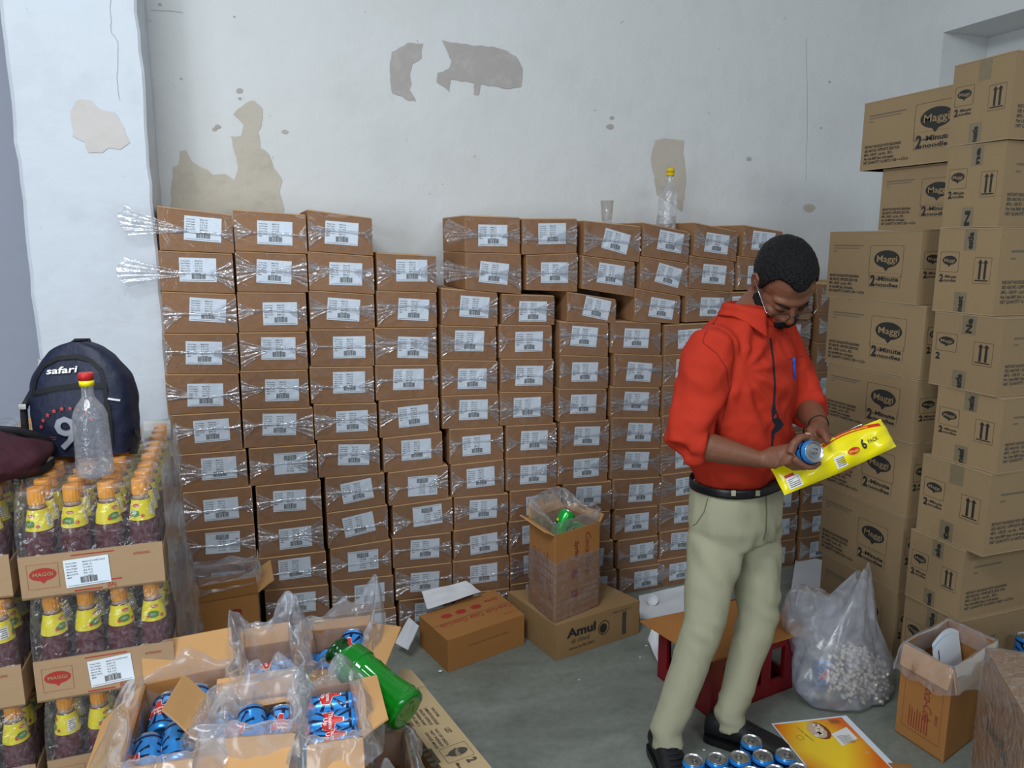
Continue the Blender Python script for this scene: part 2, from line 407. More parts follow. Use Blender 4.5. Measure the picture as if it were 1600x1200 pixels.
patch([(612, 82), (637, 68), (661, 68), (658, 92), (645, 100), (641, 118), (644, 132), (640, 140), (650, 158), (636, 156), (628, 150), (612, 146), (609, 112)], W, M['plaster_pink'], seed=2, parent=wb)
patch([(690, 63), (735, 70), (780, 75), (806, 88), (817, 108), (815, 136), (790, 140), (770, 134), (752, 132), (748, 148), (741, 148), (741, 130), (703, 124), (702, 144), (696, 138), (682, 128), (684, 115), (700, 108), (705, 95), (697, 78)], W, M['plaster_pink'], seed=3, parent=wb)
patch([(1023, 220), (1040, 216), (1068, 220), (1068, 240), (1072, 280), (1066, 330), (1026, 304), (1024, 290), (1017, 250)], W, M['plaster'], seed=4, parent=wb)
for i, (x, y, r) in enumerate([(956, 184, 4), (954, 198, 6), (445, 206, 5), (340, 198, 5), (335, 202, 4), (374, 142, 6), (375, 154, 3), (283, 123, 2), (250, 7, 3), (1264, 325, 9), (929, 172, 1.5), (1170, 248, 5), (1296, 128, 2.5), (366, 26, 2), (1283, 200, 2)]):
    patch([(x+r*cos(a*pi/4)*(1+.5*nz((a, x, y), .7)), y+r*.7*sin(a*pi/4)) for a in range(8)], W, M['plaster_pink'] if i != 9 else M['plaster'], seed=9+i, jag=.002, parent=wb)
patch([(120, 155), (143, 157), (155, 170), (180, 176), (194, 200), (202, 222), (188, 233), (168, 232), (160, 240), (138, 239), (132, 222), (114, 213), (110, 178)], dict(Y=PF-.001), M['plaster_soft'], seed=5, parent=pil)
patch([(60, 560), (70, 565), (82, 590), (95, 640), (60, 640)], dict(Y=PF-.001), M['plaster_soft'], seed=6, parent=pil)
# hairline cracks and scratches
b = MB()
for pts in ([(172, 0), (174, 50), (184, 65), (183, 130), (187, 160)], [(236, 16), (262, 17), (290, 20)], [(135, 213), (151, 207)], [(1260, 60), (1262, 200), (1258, 300)]):
    Yc = PF-.0015 if pts[0][0] < 230 else YW-.0015
    P = []
    for i in range(len(pts)-1):
        for k in range(6):
            t = k/6; x = pts[i][0]*(1-t)+pts[i+1][0]*t; y = pts[i][1]*(1-t)+pts[i+1][1]*t
            P.append(at(x, y, Y=Yc)+Vector((.004*nz((x, y, 0), .2), 0, .004*nz((y, x, 3), .2))))
    for p, q in zip(P, P[1:]):
        d = (q-p).normalized(); n = Vector((-d.z, 0, d.x))*.0006
        b.add([p-n, q-n, q+n, p+n], [(0, 1, 2, 3)])
o = b.build('hairline_crack', simple('crack_grey', '8f9192', rough=.9), parent=wb)  # crack lines drawn in one flat grey
# white waste pipe leaving the pillar behind the first column of cartons
b = MB(); R1, R2 = .036, .0325
T = frame((-.333, 2.868, .905), (1, .06, 0), (0, 0, 1))
b.lathe([(R1, 0), (R1, .086), (R2, .086), (R2, .002), (R1, 0)], 36, 0, T, cap=False)
o = b.build('drain_pipe', M['pvc']); tag(o, 'short white plastic pipe with an open end, against the pillar', 'pipe')
b = MB(); b.lathe([(R2, .07), (.001, .07)], 24, 0, T, cap=False); b.build('pipe_bore_dark_disc', M['navy_can'], parent=o)  # dark disc stands in for the shade inside the pipe
b = MB(); b.lathe([(.02, -.02), (.02, .0)], 20, 0, frame((-.285, 2.905, .905), (0, 1, 0)), cap=True); b.build('wall_fixing', M['pvc'], parent=o)
# ================================================================ the wall of film-wrapped brown cartons
YS, DEP = 2.86, .33
# per column, per row: left x, right x, top-left y, top-right y, bottom-left y, bottom-right y (surveyed from the photo on the plane of the fronts)
SV = {
0: [(247,364,321,335,390,395),(249,365,391,396,454,459),(254,370,455,459,518,521),(258,372,521,521,583,583),(260,374,584,584,646,641),(269,377,648,642,709,701),(279,386,710,702,767,759),(287,395,769,759,827,816),(291,399,829,817,886,874),(298,404,886,874,945,930),(300,407,946,931,998,982),(304,410,999,983,1040,1030)],
1: [(366,479,327,335,396,396),(369,480,392,397,454,455),(372,479,456,457,517,518),(375,480,519,518,579,576),(377,482,579,577,638,635),(380,490,639,636,699,692),(390,495,700,693,757,749),(401,502,759,749,817,805),(404,505,819,806,871,860),(405,510,872,860,922,912),(415,514,922,912,975,957),(418,519,978,960,1032,1013)],
2: [(481,582,327,340,389,397),(482,584,392,400,453,457),(484,585,453,460,512,514),(485,584,514,514,572,571),(485,584,573,572,631,627),(491,589,631,629,687,684),(497,595,688,684,745,737),(509,601,746,738,799,786),(512,606,801,788,855,842),(517,611,857,842,907,898),(519,615,907,898,957,948),(522,619,960,948,1012,998)],
3: [None,(589,682,394,399,452,455),(589,682,454,457,510,510),(586,682,512,512,569,567),(587,684,570,569,627,619),(591,686,626,620,682,672),(599,691,684,674,736,725),(607,700,738,726,789,776),(614,707,790,777,841,830),(614,705,841,831,887,877),(618,706,888,878,937,925),(624,706,938,928,985,972)],
4: [(726,812,336,339,393,394),(727,814,394,396,451,450),(690,777,450,457,504,508),(689,775,508,510,559,563),(690,777,562,563,616,615),(691,779,618,615,669,664),(702,786,670,666,724,715),(705,787,726,717,775,766),(710,794,777,770,827,815),(709,792,829,816,876,867),(708,795,877,867,927,916),(711,796,929,918,972,963)],
5: [(816,901,341,341,395,394),(822,902,398,395,452,447),(784,866,452,455,505,507),(780,862,507,508,559,559),(782,864,560,560,611,605),(781,864,612,612,662,660),(791,869,665,661,714,710),(791,870,716,711,765,756),(797,876,767,760,812,803),(796,875,815,805,863,852),(797,875,865,853,912,900),(798,876,913,901,955,945)],
6: [(912,1000,344,353,396,407),(909,991,399,409,447,459),(886,962,448,460,499,506),(874,950,502,505,551,555),(874,950,554,557,606,605),(872,947,607,607,656,656),(875,951,659,656,707,702),(871,949,710,704,756,749),(880,955,757,751,803,796),(878,953,805,797,848,842),(879,961,850,843,896,887),(880,963,898,889,940,930)],
7: [(1004,1076,347,362,399,409),(1000,1074,400,411,447,460),(991,1062,450,462,497,507),(954,1032,501,505,550,552),(959,1034,552,555,601,603),(954,1030,604,605,650,651),(955,1032,652,652,699,697),(954,1032,701,699,746,743),(957,1035,749,744,793,788),(957,1030,796,789,843,833),(965,1033,844,835,887,879),(968,1036,889,880,928,916)],
8: [(1084,1151,347,361,396,407),(1077,1146,399,409,446,455),(1071,1140,450,456,498,503)],
9: [(1161,1222,351,361,397,405),(1152,1218,400,408,446,452)],
}
ORD = ['first', 'second', 'third', 'fourth', 'fifth', 'sixth', 'seventh', 'eighth', 'ninth', 'tenth', 'eleventh', 'twelfth']
BX = {}     # (col,row) -> [x0,x1,zbl,zbr,ztl,ztr]
for c, rows in SV.items():
    for r, q in enumerate(rows):
        if q is None: continue
        xl, xr, tl, tr, bl, brr = q
        a, b_ = at(xl, (tl+bl)/2, Y=YS), at(xr, (tr+brr)/2, Y=YS)
        BX[c, r] = [a.x, b_.x, at(xl, bl, Y=YS).z, at(xr, brr, Y=YS).z, at(xl, tl, Y=YS).z, at(xr, tr, Y=YS).z]
# columns half hidden by the man, and the ones seen between him and the noodle cartons
top8 = at(1100, 503, Y=YS).z; xa = BX[7, 5][1]; xk = at(1249, 800, Y=YS).x
nc = 3; wd = (xk - xa)/nc
for j in range(nc):
    base = top8 if j == 0 else at(1190, 453, Y=YS).z
    r0 = 3 if j == 0 else 2
    nrow = 12-r0
    for r in range(r0, 12):
        zt = base*(1-(r-r0)/nrow); zb = base*(1-(r-r0+1)/nrow)
        sh = .03*max(0, 1-abs(r-3)/4)
        BX[8+j, r] = [xa+wd*j+.014, xa+wd*(j+1)-.012, zb, zb+.003, zt, zt+.002]
topk = at(1280, 443, Y=YS).z
for r in range(10):
    zt = topk*(1-r/10); zb = topk*(1-(r+1)/10)
    for j in range(2):
        x0 = xk + (.02 if r < 3 else .03*nz((r, 1, 2), 1)) + j*.245
        BX[11+j, r+2] = [x0+.012, x0+.235, zb, zb-.002, zt, zt-.004]
# settle the columns: every carton sits on the one below, neighbours do not cut into each other
for c in range(13):
    rows = sorted(r for (cc, r) in BX if cc == c)
    prev = None
    for r in rows[::-1]:
        q = BX[c, r]
        if prev is None: q[2] = q[3] = 0.001
        else:
            p = BX[c, prev]; L = p[1]-p[0]
            zf = lambda x: p[4] + (p[5]-p[4])*(x-p[0])/L
            q[2], q[3] = zf(q[0])+.0015, zf(q[1])+.0015
        q[4] = max(q[4], q[2]+.09); q[5] = max(q[5], q[3]+.09); prev = r
for (c, r), q in list(BX.items())*2:
    for (c2, r2), p in BX.items():
        if c2 != c and q[1]-p[0] > .025 and p[1]-q[0] > .025:      # one carton rests partly on another column
            up, lo = (q, p) if (q[2]+q[3]) > (p[2]+p[3]) else (p, q)
            zl = lambda x: lo[4]+(lo[5]-lo[4])*(x-lo[0])/(lo[1]-lo[0])
            xs = (max(up[0], lo[0]), min(up[1], lo[1])); need = max(zl(x) - (up[2]+(up[3]-up[2])*(x-up[0])/(up[1]-up[0])) for x in xs)
            if 0 < need < .05: lo[4] -= need+.0015; lo[5] -= need+.0015
            continue
        if c2 == c+1 and min(q[4], p[4]) > max(q[2], p[2]) + .004 and q[1] > p[0]-.004:
            m = (q[1]+p[0])/2; q[1] = m-.002; p[0] = m+.002

def add_label_print(mb, w, h, T, big=False):
    """white despatch label: two columns of type, a bar code and a footer"""
    rect(mb, 0, 0, w, h, 0, T, .0004)
    t = ['Product Name', 'Net Weight', 'Gross Weight', 'Batch No.', 'MFG DATE', 'MRP']
    u = ['MAGGI HOT & SWEET SAUCE', '500 G', '12 X 500 G', '8.2 KG', 'PKD  LOT', '12 UNITS'] if big else ['MAGGI', '520 G', '6.7 KG', 'LOT  PKD', 'MFG', 'INR']
    lh = h*.62/6
    for i in range(6):
        y = h*.92 - (i+1)*lh + lh*.25
        text(mb, t[i], w*.05, y, lh*.52, mi=1, T=T, bold=.01, w=w*(.24 if i != 5 else .1))
        text(mb, u[i], w*.42, y, lh*.52, mi=1, T=T, bold=.01, w=w*(.5 if big and i == 0 else .2))
    rr = random.Random(5); x = w*.33
    while x < w*.70:
        bw = rr.choice([.004, .006, .011])*w*1.3
        rect(mb, x, h*.12, x+bw, h*.34, 1, T, .0010); x += bw + rr.choice([.004, .007, .010])*w*1.2
    rect(mb, w*.04, h*.055, w*.95, h*.066, 1, T, .0010)
LW, LH = .118, .081
lb = MB(); add_label_print(lb, LW, LH, Matrix.Translation((-LW/2, -LH/2, 0)))
LABEL_ME = lb.mesh('despatch_label', [M['paper'], M['ink']])
UPSIDE = {(1, 6), (3, 7), (3, 8), (0, 8), (2, 9)}
def wrap_mesh(q, rnd, extl=0.0):
    """film of one carton: gathered ears at both sides, a seam across the middle, a faint front sheet"""
    x0, x1, zbl, zbr, ztl, ztr = q; w = x1-x0
    f = MB()
    def P(u, v, d=0): return Vector((x0+w*u, YS-d, (zbl*(1-u)+zbr*u)*(1-v) + (ztl*(1-u)+ztr*u)*v))
    sv = rnd.uniform(.42, .58)
    sag = rnd.uniform(-.05, .05)
    # seam band: a folded strip, thicker at its ends
    def band(u, t):
        u = .01+.98*u; v = sv + sag*sin(pi*u) + .02*nz((u*5, q[0]*9, q[4]*9), 1)
        hw = (.045 + .05*abs(u-.5)*2)*(1+.5*nz((u*9, q[4]*7, 1), 1))
        return P(u, v+(t-.5)*2*hw*.6, .0035+.004*sin(pi*t)+.002*nz((u*14, t*4, q[0]), 1))
    f.grid(band, 22, 4, 0)
    for side in (0, 1):
        e = rnd.choice((.10, .18, .26, .34, .42))*rnd.uniform(.85, 1.15); out = (extl/w if side == 0 and extl else -.001/w)
        tv = rnd.uniform(.70, .98); bv = rnd.uniform(.02, .30); sd_ = rnd.random()*9
        def ear(s, t):   # s along the height of the side, t from the outer edge to the gathered tip
            v = bv + (tv-bv)*s + .03*nz((s*6, sd_, 0), 1)
            u = -out*(.75+.25*sin(pi*s)) * (1-t) + e*t
            tipv = sv+.08*nz((sd_, 2, 1), 1); vv = v + (tipv-v)*(t**.8)*.86
            if side: u = 1-u
            fold = abs(((s*5+sd_) % 1)-.5)*2
            d = .003 + .0065*fold*(1-t*.6) + .004*nz((s*9+side*5, t*4, sd_), 1) + .002*nz((s*25, t*9, sd_), 1)
            return P(u, vv, min(max(d, .0022), .0125))
        f.grid(ear, 21, 9, 0, smooth=False if rnd.random() < .3 else True)
    def sheet(u, v): return P(.02+.96*u, .03+.94*v, .0022+.0006*nz((u*8, v*5, q[0]*5), 1))
    f.grid(sheet, 10, 6, 1)
    if extl: pass
    return f
rs = random.Random(3)
CNAME = {0: 'first column from the pillar', 1: 'second column from the pillar', 2: 'third column from the pillar', 3: 'shorter fourth column from the pillar',
 4: 'fifth column from the pillar', 5: 'sixth column from the pillar', 6: 'seventh column from the pillar', 7: 'eighth column from the pillar',
 8: 'column just left of the standing man', 9: 'column whose lower part the man hides', 10: 'column right behind the man', 11: 'low column between man and noodle cartons', 12: 'low column mostly behind the noodle cartons'}
for (c, r), q in sorted(BX.items()):
    rows = sorted(rr for (cc, rr) in BX if cc == c); k = rows.index(r)
    x0, x1, zbl, zbr, ztl, ztr = q; dy = 0
    b = MB(); bv = .003
    b.hexa([(x0, YS, zbl), (x1, YS, zbr), (x1, YS+DEP, zbr), (x0, YS+DEP, zbl), (x0, YS+.001, ztl-.004), (x1, YS+.001, ztr-.004), (x1, YS+DEP, ztr-.004), (x0, YS+DEP, ztl-.004)], 0)
    # lid flaps, paler: the light sliver on the top edge put into the colour
    b.hexa([(x0+.001, YS-.001, ztl-.005), (x1-.001, YS-.001, ztr-.005), (x1-.001, YS+DEP, ztr-.005), (x0+.001, YS+DEP, ztl-.005),
            (x0+.003, YS+.006, ztl-.0005), (x1-.003, YS+.006, ztr-.0005), (x1-.003, YS+DEP-.004, ztr-.0005), (x0+.003, YS+DEP-.004, ztl-.0005)], 1)
    o = b.build('wrapped_carton', [M['brown'], M['brown_edge']])
    up = (c, r) in UPSIDE
    adj = ' with an upside-down label' if up else ''
    pos = 'top carton' if k == 0 else ('bottom carton' if k == len(rows)-1 else ORD[k]+' carton down')
    lab = f'film-wrapped brown {pos}{adj}, {CNAME[c]}'
    tag(o, lab, 'carton', 'film-wrapped brown cartons stacked against the back wall')
    rnd = random.Random(c*50+r)
    # label, stuck on a little askew
    cx = x0+(x1-x0)*(.55+rnd.uniform(-.05, .06)); cz = (zbl+zbr+ztl+ztr)/4 + rnd.uniform(-.008, .010)
    tilt = math.atan2((ztr-ztl+zbr-zbl)/2, x1-x0) + rnd.uniform(-.05, .04)
    if (c, r) == (7, 1): tilt = -.26
    if (c, r) in ((6, 0), (6, 2)): tilt -= .1
    if (c, r) in ((2, 7), (2, 8)): tilt += .08
    l = bpy.data.objects.new('despatch_label', LABEL_ME); COL.objects.link(l); l.parent = o
    l.matrix_basis = Matrix.Translation((cx, YS-.0012, cz)) @ Matrix.Rotation(pi/2, 4, 'X') @ Matrix.Rotation(tilt+(pi if up else 0), 4, 'Z')
    ext = {(0, 0): .12, (0, 1): .13, (4, 0): .085, (4, 1): .10}.get((c, r), 0)
    f = wrap_mesh(q, rnd, ext); f.build('plastic_wrap', [M['film'], M['film_clear']], parent=o)

# ================================================================ noodle cartons along the right wall
LINES = ['INSTANT NOODLES WITH SEASONING', 'SEE ABOVE / OPPOSITE SIDE FOR:', 'MFG - USE BY - Lot No. - PKD -', 'Per Unit MRP (Incl. of all taxes) -', 'NET QUANTITY 16 UNITS X 420 g = 6.72 kg']
def small_print(mb, w, h, T):
    for i, s in enumerate(LINES):
        lh = h/5
        text(mb, s, 0, h-(i+1)*lh, lh*.66, w=w*(.82, .80, .66, .70, 1)[i], mi=1, T=T, bold=.035)
def logo(mb, x, y, s, T, mi_ink=1, mi_bg=0, big=True):
    """speech-bubble mark in a rounded frame; x,y centre, s frame width"""
    if big:
        ring(mb, rrect(x-s/2, y-s*.36, x+s/2, y+s*.36, s*.05), s*.010, mi_ink, T)
    disc(mb, bubble(x+s*.02, y+s*.05, s*.38, s*.20), mi_ink, T, .0005)
    text(mb, 'Maggi', x-s*.27, y-s*.02, s*.15, w=s*.60, mi=mi_bg, T=T, bold=.012, lift=.001)
def two_minute(mb, x, y, w, T, mi=1):
    ring(mb, [(x, y), (x+w, y), (x+w, y+w*.36), (x, y+w*.36)], w*.008, mi, T)
    text(mb, '2', x+w*.04, y+w*.04, w*.25, w=w*.17, mi=mi, T=T, bold=.05)
    text(mb, '-Minute', x+w*.22, y+w*.17, w*.105, w=w*.72, mi=mi, T=T, bold=.035)
    text(mb, 'noodles', x+w*.24, y+w*.03, w*.09, w=w*.70, mi=mi, T=T, bold=.035)
def long_face(mb, w, h, T, mb2=None, mb3=None):
    logo(mb, w*.66, h*.575, w*.35, T); two_minute(mb, w*.495, h*.20, w*.33, T)
    mb = mb2; small_print(mb, w*.42, h*.29, T @ Matrix.Translation((w*.035, h*.09, 0)))
    mb = mb3; rect(mb, w*.06, h*.78, w*.40, h*.80, 2, T); rect(mb, w*.06, h*.745, w*.36, h*.757, 2, T); rect(mb, w*.06, h*.70, w*.10, h*.715, 2, T)
def front_face(mb, w, h, T, mb3=None):
    small_print(mb, w*.55, h*.28, T @ Matrix.Translation((w*.06, h*.14, 0)))
    mb = mb3; rect(mb, w*.12, h*.72, w*.42, h*.745, 2, T); rect(mb, w*.12, h*.64, w*.17, h*.66, 2, T)
def end_face(mb, w, h, T, full=True, mb2=None):
    ring(mb, rrect(w*.06, h*.48, w*.38, h*.72, w*.02), w*.006, 1, T)
    disc(mb, bubble(w*.22, h*.62, w*.12, h*.055), 1, T); text(mb, 'Maggi', w*.13, h*.60, h*.04, w=w*.18, mi=0, T=T, bold=.01, lift=.001)
    text(mb, '2', w*.07, h*.365, h*.085, w=w*.07, mi=1, T=T, bold=.05)
    if full:
        text(mb, '-Minute', w*.15, h*.41, h*.035, w=w*.21, mi=1, T=T, bold=.03); text(mb, 'noodles', w*.15, h*.365, h*.035, w=w*.21, mi=1, T=T, bold=.03)
    mb = mb2; x0, x1, y0, y1 = w*.63, w*.90, h*.36, h*.66
    ring(mb, [(x0, y0), (x1, y0), (x1, y1), (x0, y1)], w*.006, 1, T)
    for ax in (.36, .66):
        cx = x0+(x1-x0)*ax
        rect(mb, cx-w*.018, y0+h*.05, cx+w*.018, y1-h*.05, 1, T)
        disc(mb, [(cx-w*.04, y1-h*.065), (cx+w*.04, y1-h*.065), (cx, y1-h*.02)], 1, T, .0007)
    rect(mb, x0+w*.03, y0+h*.028, x1-w*.03, y0+h*.043, 1, T)
def tape_piece(mb, cx, y0, y1, w, T, word, seedn=0):
    rect(mb, cx-w/2, y0, cx+w/2, y1, 0, T, .0004)
    text(mb, word, cx+w*.22, y0+.004, w*.42, w=(y1-y0)*.75, mi=1, T=T, bold=.05, rot=pi/2, lift=.001)
def noodle_carton(x, y0, dx, dy, z0, z1, yaw, lab, kind, tapeword=('nestle', 'nestle'), full=True, grp=None, stretch=1.0):
    """x,y0: the lower-left-near corner of the face that looks along -X; dx, dy footprint"""
    T0 = Matrix.Translation((x, y0, z0)) @ Matrix.Rotation(yaw, 4, 'Z'); h = z1-z0
    b = MB(); e = .004
    b.hexa([(0, 0, 0), (dx, 0, 0), (dx, dy, 0), (0, dy, 0), (0, 0, h-e), (dx, 0, h-e), (dx, dy, h-e), (0, dy, h-e)], 0)
    b.box((-.0012, -.0012, h-e), (dx+.001, dy/2-.0015 if kind == 'end' else dy, h-.0005), 1)
    if kind == 'end': b.box((-.0012, dy/2+.0015, h-e), (dx+.001, dy, h-.0005), 1)
    b.box((-.0008, -.0008, 0), (dx, dy, .003), 1)
    o = b.build('noodle_carton', [M['kraft'], M['kraft_edge']], M4=T0); tag(o, lab, 'carton', grp)
    # faces: the -X face is read from left (far, +Y) to right (near)
    F1 = face_frame((0, dy, 0), (0, -1, 0), (0, 0, 1)); F2 = face_frame((0, 0, 0), (1, 0, 0), (0, 0, 1))
    p = MB()
    if kind == 'long':
        IK = [M['kraft'], M['ink'], M['ink_grey']]; p2, p3 = MB(), MB()
        long_face(p, dy*stretch, h, F1, p2, p3); p.build('logo_print', IK, parent=o); p2.build('text_print', IK, parent=o); p3.build('batch_stamp', IK, parent=o)
        p, p2 = MB(), MB(); end_face(p, dx, h, F2, True, p2); p.build('end_logo_print', IK, parent=o); p2.build('arrow_print', IK, parent=o)
    else:
        IK = [M['kraft'], M['ink'], M['ink_grey']]; p2 = MB()
        end_face(p, dy, h, F1, full, p2); p.build('logo_print', IK, parent=o); p2.build('arrow_print', IK, parent=o)
        p, p2 = MB(), MB(); front_face(p, dx, h, F2, p2); p.build('text_print', [M['kraft'], M['ink_soft'], M['ink_grey']], parent=o); p2.build('batch_stamp', IK, parent=o)
        tw = dy*.20
        t = MB(); tape_piece(t, dy*.53, h*.74, h*.998, tw, F1, tapeword[0]); t.build('tape', [M['tape'], M['ink']], parent=o)
        t = MB(); tape_piece(t, dy*.46, .001, h*.25, tw, F1, tapeword[1]); t.build('tape', [M['tape'], M['ink']], parent=o)
    return o
# near stack: eight cartons, taped ends towards the room
XN = 2.2
ntops = [2.105, 1.852, 1.594, 1.322, 1.075, .831, .556, .305]
nyl = [1.975, 1.965, 1.966, 1.953, 1.913, 1.942, 1.951, 1.955]; nyr = [1.757, 1.765, 1.745, 1.70, 1.676, 1.682, 1.738, 1.736]
nx = [2.2, 2.21, 2.205, 2.2, 2.21, 2.2, 2.195, 2.2]
gN = 'noodle cartons of the near stack by the right wall'
wd_ = [('', 'nestle'), ('ne', 'N'), ('estle', 'nest'), ('Ne', 'estle'), ('nestle', 'nesl'), ('', 'te'), ('sle', 'nestle'), ('stle', '')]
for i in range(8):
    z1 = ntops[i]; z0 = ntops[i+1]+.001 if i < 7 else .001
    pos = 'topmost' if i == 0 else ('lowest' if i == 7 else ORD[i]+' from the top')
    noodle_carton(nx[i], nyr[i], .42, nyl[i]-nyr[i], z0, z1, radians((-2, 1.2, .5, -1, 1, -.6, 1, 0)[i]), f'tan noodle carton with printed arrows on its end, {pos}, nearest stack', 'end', wd_[i], full=i != 3, grp=gN)
# far stack: six with the big logo, and two pushed back on top
ftops = [1.590, 1.335, 1.078, .849, .580, .296]
fyl = [2.475, 2.445, 2.43, 2.415, 2.40, 2.375]
gF = 'noodle cartons of the stack behind, big logo side showing'
for i in range(6):
    z1 = ftops[i]; z0 = ftops[i+1]+.001 if i < 5 else .001
    y0 = 1.99 if i else 2.03
    pos = ORD[i+2]+' from the top' if i < 5 else 'lowest'
    noodle_carton(2.2+(.0, .005, .0, .004, 0, .0)[i], y0, .25, fyl[i]-y0, z0, z1, radians((-1, .6, -.4, .5, 0, 0)[i]), f'tan noodle carton with large dark logo, {pos}, farther stack', 'long', grp=gF)
xq = 2.27
p1, p2, p3, p4 = at(1368, 160, X=xq), at(1365, 266, X=xq), at(1380, 266, X=xq), at(1376, 360, X=xq)
noodle_carton(xq, 1.99, .25, p3.y-1.99, 1.592, p2.z-.001, 0, 'tan noodle carton set back on the farther stack, second from the top', 'long', grp=gF, stretch=1.2)
noodle_carton(xq-.02, 1.985, .26, p1.y-1.985+.03, p2.z, p1.z, 0, 'tan noodle carton topmost in the farther stack, above the man\'s head height', 'long', grp=gF, stretch=1.2)
# ================================================================ ketchup trays on a pallet, left foreground
BH = .234
def cone_r(z): 
    P = [(0, .0290), (.095, .0302), (.145, .0262), (.190, .0178), (.2, .0150)]
    for (a, ra), (b_, rb) in zip(P, P[1:]):
        if z <= b_: return ra+(rb-ra)*(z-a)/(b_-a)
    return .015
def ketchup_proto():
    r = empty('ketchup_bottle')
    b = MB(); b.lathe([(.020, 0), (.028, .003), (.0300, .010), (.0302, .06), (.0302, .11), (.0290, .13), (.0262, .145), (.0220, .168), (.0178, .190)], 24)
    b.build('bottle_body', M['ketchup'], parent=r)
    b = MB(); b.lathe([(.0178, .190), (.0155, .196), (.0135, .201)], 20); b.build('neck', M['neck'], parent=r)
    b = MB(); pr = [(.0165, .199), (.0165, .231), (.0150, .234), (.001, .234)]
    seg = 32; vs = []
    for k, (rr, z) in enumerate(pr):
        for j in range(seg): vs.append(((rr+(.0006 if j % 2 and k < 2 else 0))*cos(2*pi*j/seg), (rr+(.0006 if j % 2 and k < 2 else 0))*sin(2*pi*j/seg), z))
    b.add(vs, [(i*seg+j, i*seg+(j+1) % seg, (i+1)*seg+(j+1) % seg, (i+1)*seg+j) for i in range(3) for j in range(seg)]+[tuple(range(seg))[::-1]], 0)
    b.build('cap', M['orange'], parent=r)
    b = MB(); b.lathe([(cone_r(.143)+.0006, .143), (cone_r(.165)+.0010, .165), (cone_r(.188)+.0007, .188)], 28, 0, cap=False)
    def fn(p): 
        z = .165+p.y; a = p.x/.023-pi/2; rr = cone_r(z)+.0016+p.z; return Vector((rr*cos(a), rr*sin(a), z))
    for a0 in (0, .072):
        disc(b, [(a0-.008+.011*cos(i*pi/5)*(1+.2*(i % 2)), -.006+.008*sin(i*pi/5)) for i in range(10)], 1, fn=fn)
        for cx, cy, rr in ((-.018, -.010, .0036), (.009, -.011, .0036)):
            disc(b, [(a0+cx+rr*cos(i*pi/4), cy+rr*sin(i*pi/4)) for i in range(8)], 2, fn=fn)
        disc(b, [(a0-.004+.008*cos(i*pi/6), .012+.0035*sin(i*pi/6)) for i in range(12)], 2, fn=fn)
        text(b, 'Maggi', a0-.0095, .0105, .0032, w=.011, mi=3, fn=fn, lift=.0005)
        text(b, 'HOT', a0-.012, -.008, .0045, w=.010, mi=3, fn=fn, lift=.0005)
    rect(b, .026, -.014, .044, .012, 3, fn=fn, n=4)
    for i in range(5): rect(b, .029, -.011+i*.0045, .041, -.0095+i*.0045, 4, fn=fn, n=4, lift=.001)
    b.build('neck_label', [M['yellow'], M['green_print'], M['red_print'], M['white_print'], M['ink_grey']], parent=r)
    return r
kb = ketchup_proto(); kids_of(None); used_kb = [False]
TW, TD, TH = .282, .200, .097
def tray_box():
    b = MB(); t = .004
    b.box((0, 0, 0), (TW, TD, t)); b.box((0, 0, 0), (TW, t, TH)); b.box((0, TD-t, 0), (TW, TD, TH)); b.box((0, t, 0), (t, TD-t, TH*.8)); b.box((TW-t, t, 0), (TW, TD-t, TH*.8))
    return b.mesh('tray_body', [M['tray']])
TRAY_ME = tray_box()
p = MB(); F = face_frame((0, 0, 0), (1, 0, 0), (0, 0, 1))
ring(p, [(.014, .022), (.074, .022), (.074, .078), (.014, .078)], .0008, 0, F, .0008)
disc(p, bubble(.044, .054, .026, .0145), 0, F, .0006); text(p, 'MAGGI', .025, .0505, .008, w=.038, mi=1, T=F, bold=.02, lift=.0012)
text(p, '(SA)', .165, .008, .009, w=.018, mi=0, T=F, bold=.02); rect(p, .10, .006, .155, .009, 0, F); rect(p, .165, .022, .195, .025, 0, F)
rect(p, .10, .088, .185, .0905, 0, F); text(p, 'INTREASING', .222, .074, .006, w=.034, mi=0, T=F, shear=.2)
PRINT_ME = p.mesh('tray_printing', [M['red_ink'], M['tray']])
p = MB(); add_label_print(p, .088, .064, Matrix.Translation((0, 0, 0)), big=True); TLAB_ME = p.mesh('despatch_label', [M['paper'], M['ink']])
def tray_film(seed):
    f = MB(); rr = random.Random(seed)
    def loop(u):      # rounded rectangle in plan, u 0..1
        s = (u % 1)*4; k = int(s); t = s-k
        return [(t, 0), (1, t), (1-t, 1), (0, 1-t)][k]
    def side(u, v):
        x, y = loop(u); ins = .0006 + (.0075*max(0, (v-.55)/.45)**1.5)
        X = ins + (TW-2*ins)*x; Y = ins + (TD-2*ins)*y
        # the film is sucked in between the bottle shoulders
        bulge = .5-.5*cos(2*pi*(x*4 if y in (0, 1) else y*3))
        k = -.0005
        nx, ny = (0, 1) if y == 0 else ((0, -1) if y == 1 else ((1, 0) if x == 0 else (-1, 0)))
        d = k + .0006*nz((X*40, Y*40, v*8+seed), 1)
        return Vector((X+nx*(d+.0005), Y+ny*(d+.0005), .018 + v*(BH-.018+.0055)))
    f.grid(side, 96, 12, 0, closeu=True)
    def top(u, v):
        x, y = .011+(TW-.022)*u, .011+(TD-.022)*v
        px_ = (((x-.006)/(TW-.012)*4) % 1-.5)*(TW-.012)/4; py_ = (((y-.006)/(TD-.012)*3) % 1-.5)*(TD-.012)/3
        d = max(0, math.hypot(px_, py_)-.019)
        return Vector((x, y, BH+.0058-.55*d+.0006*nz((x*50, y*50, seed), 1)))
    f.grid(top, 41, 31, 0)
    return f.mesh('tray_shrink_wrap', [M['film_tray']])
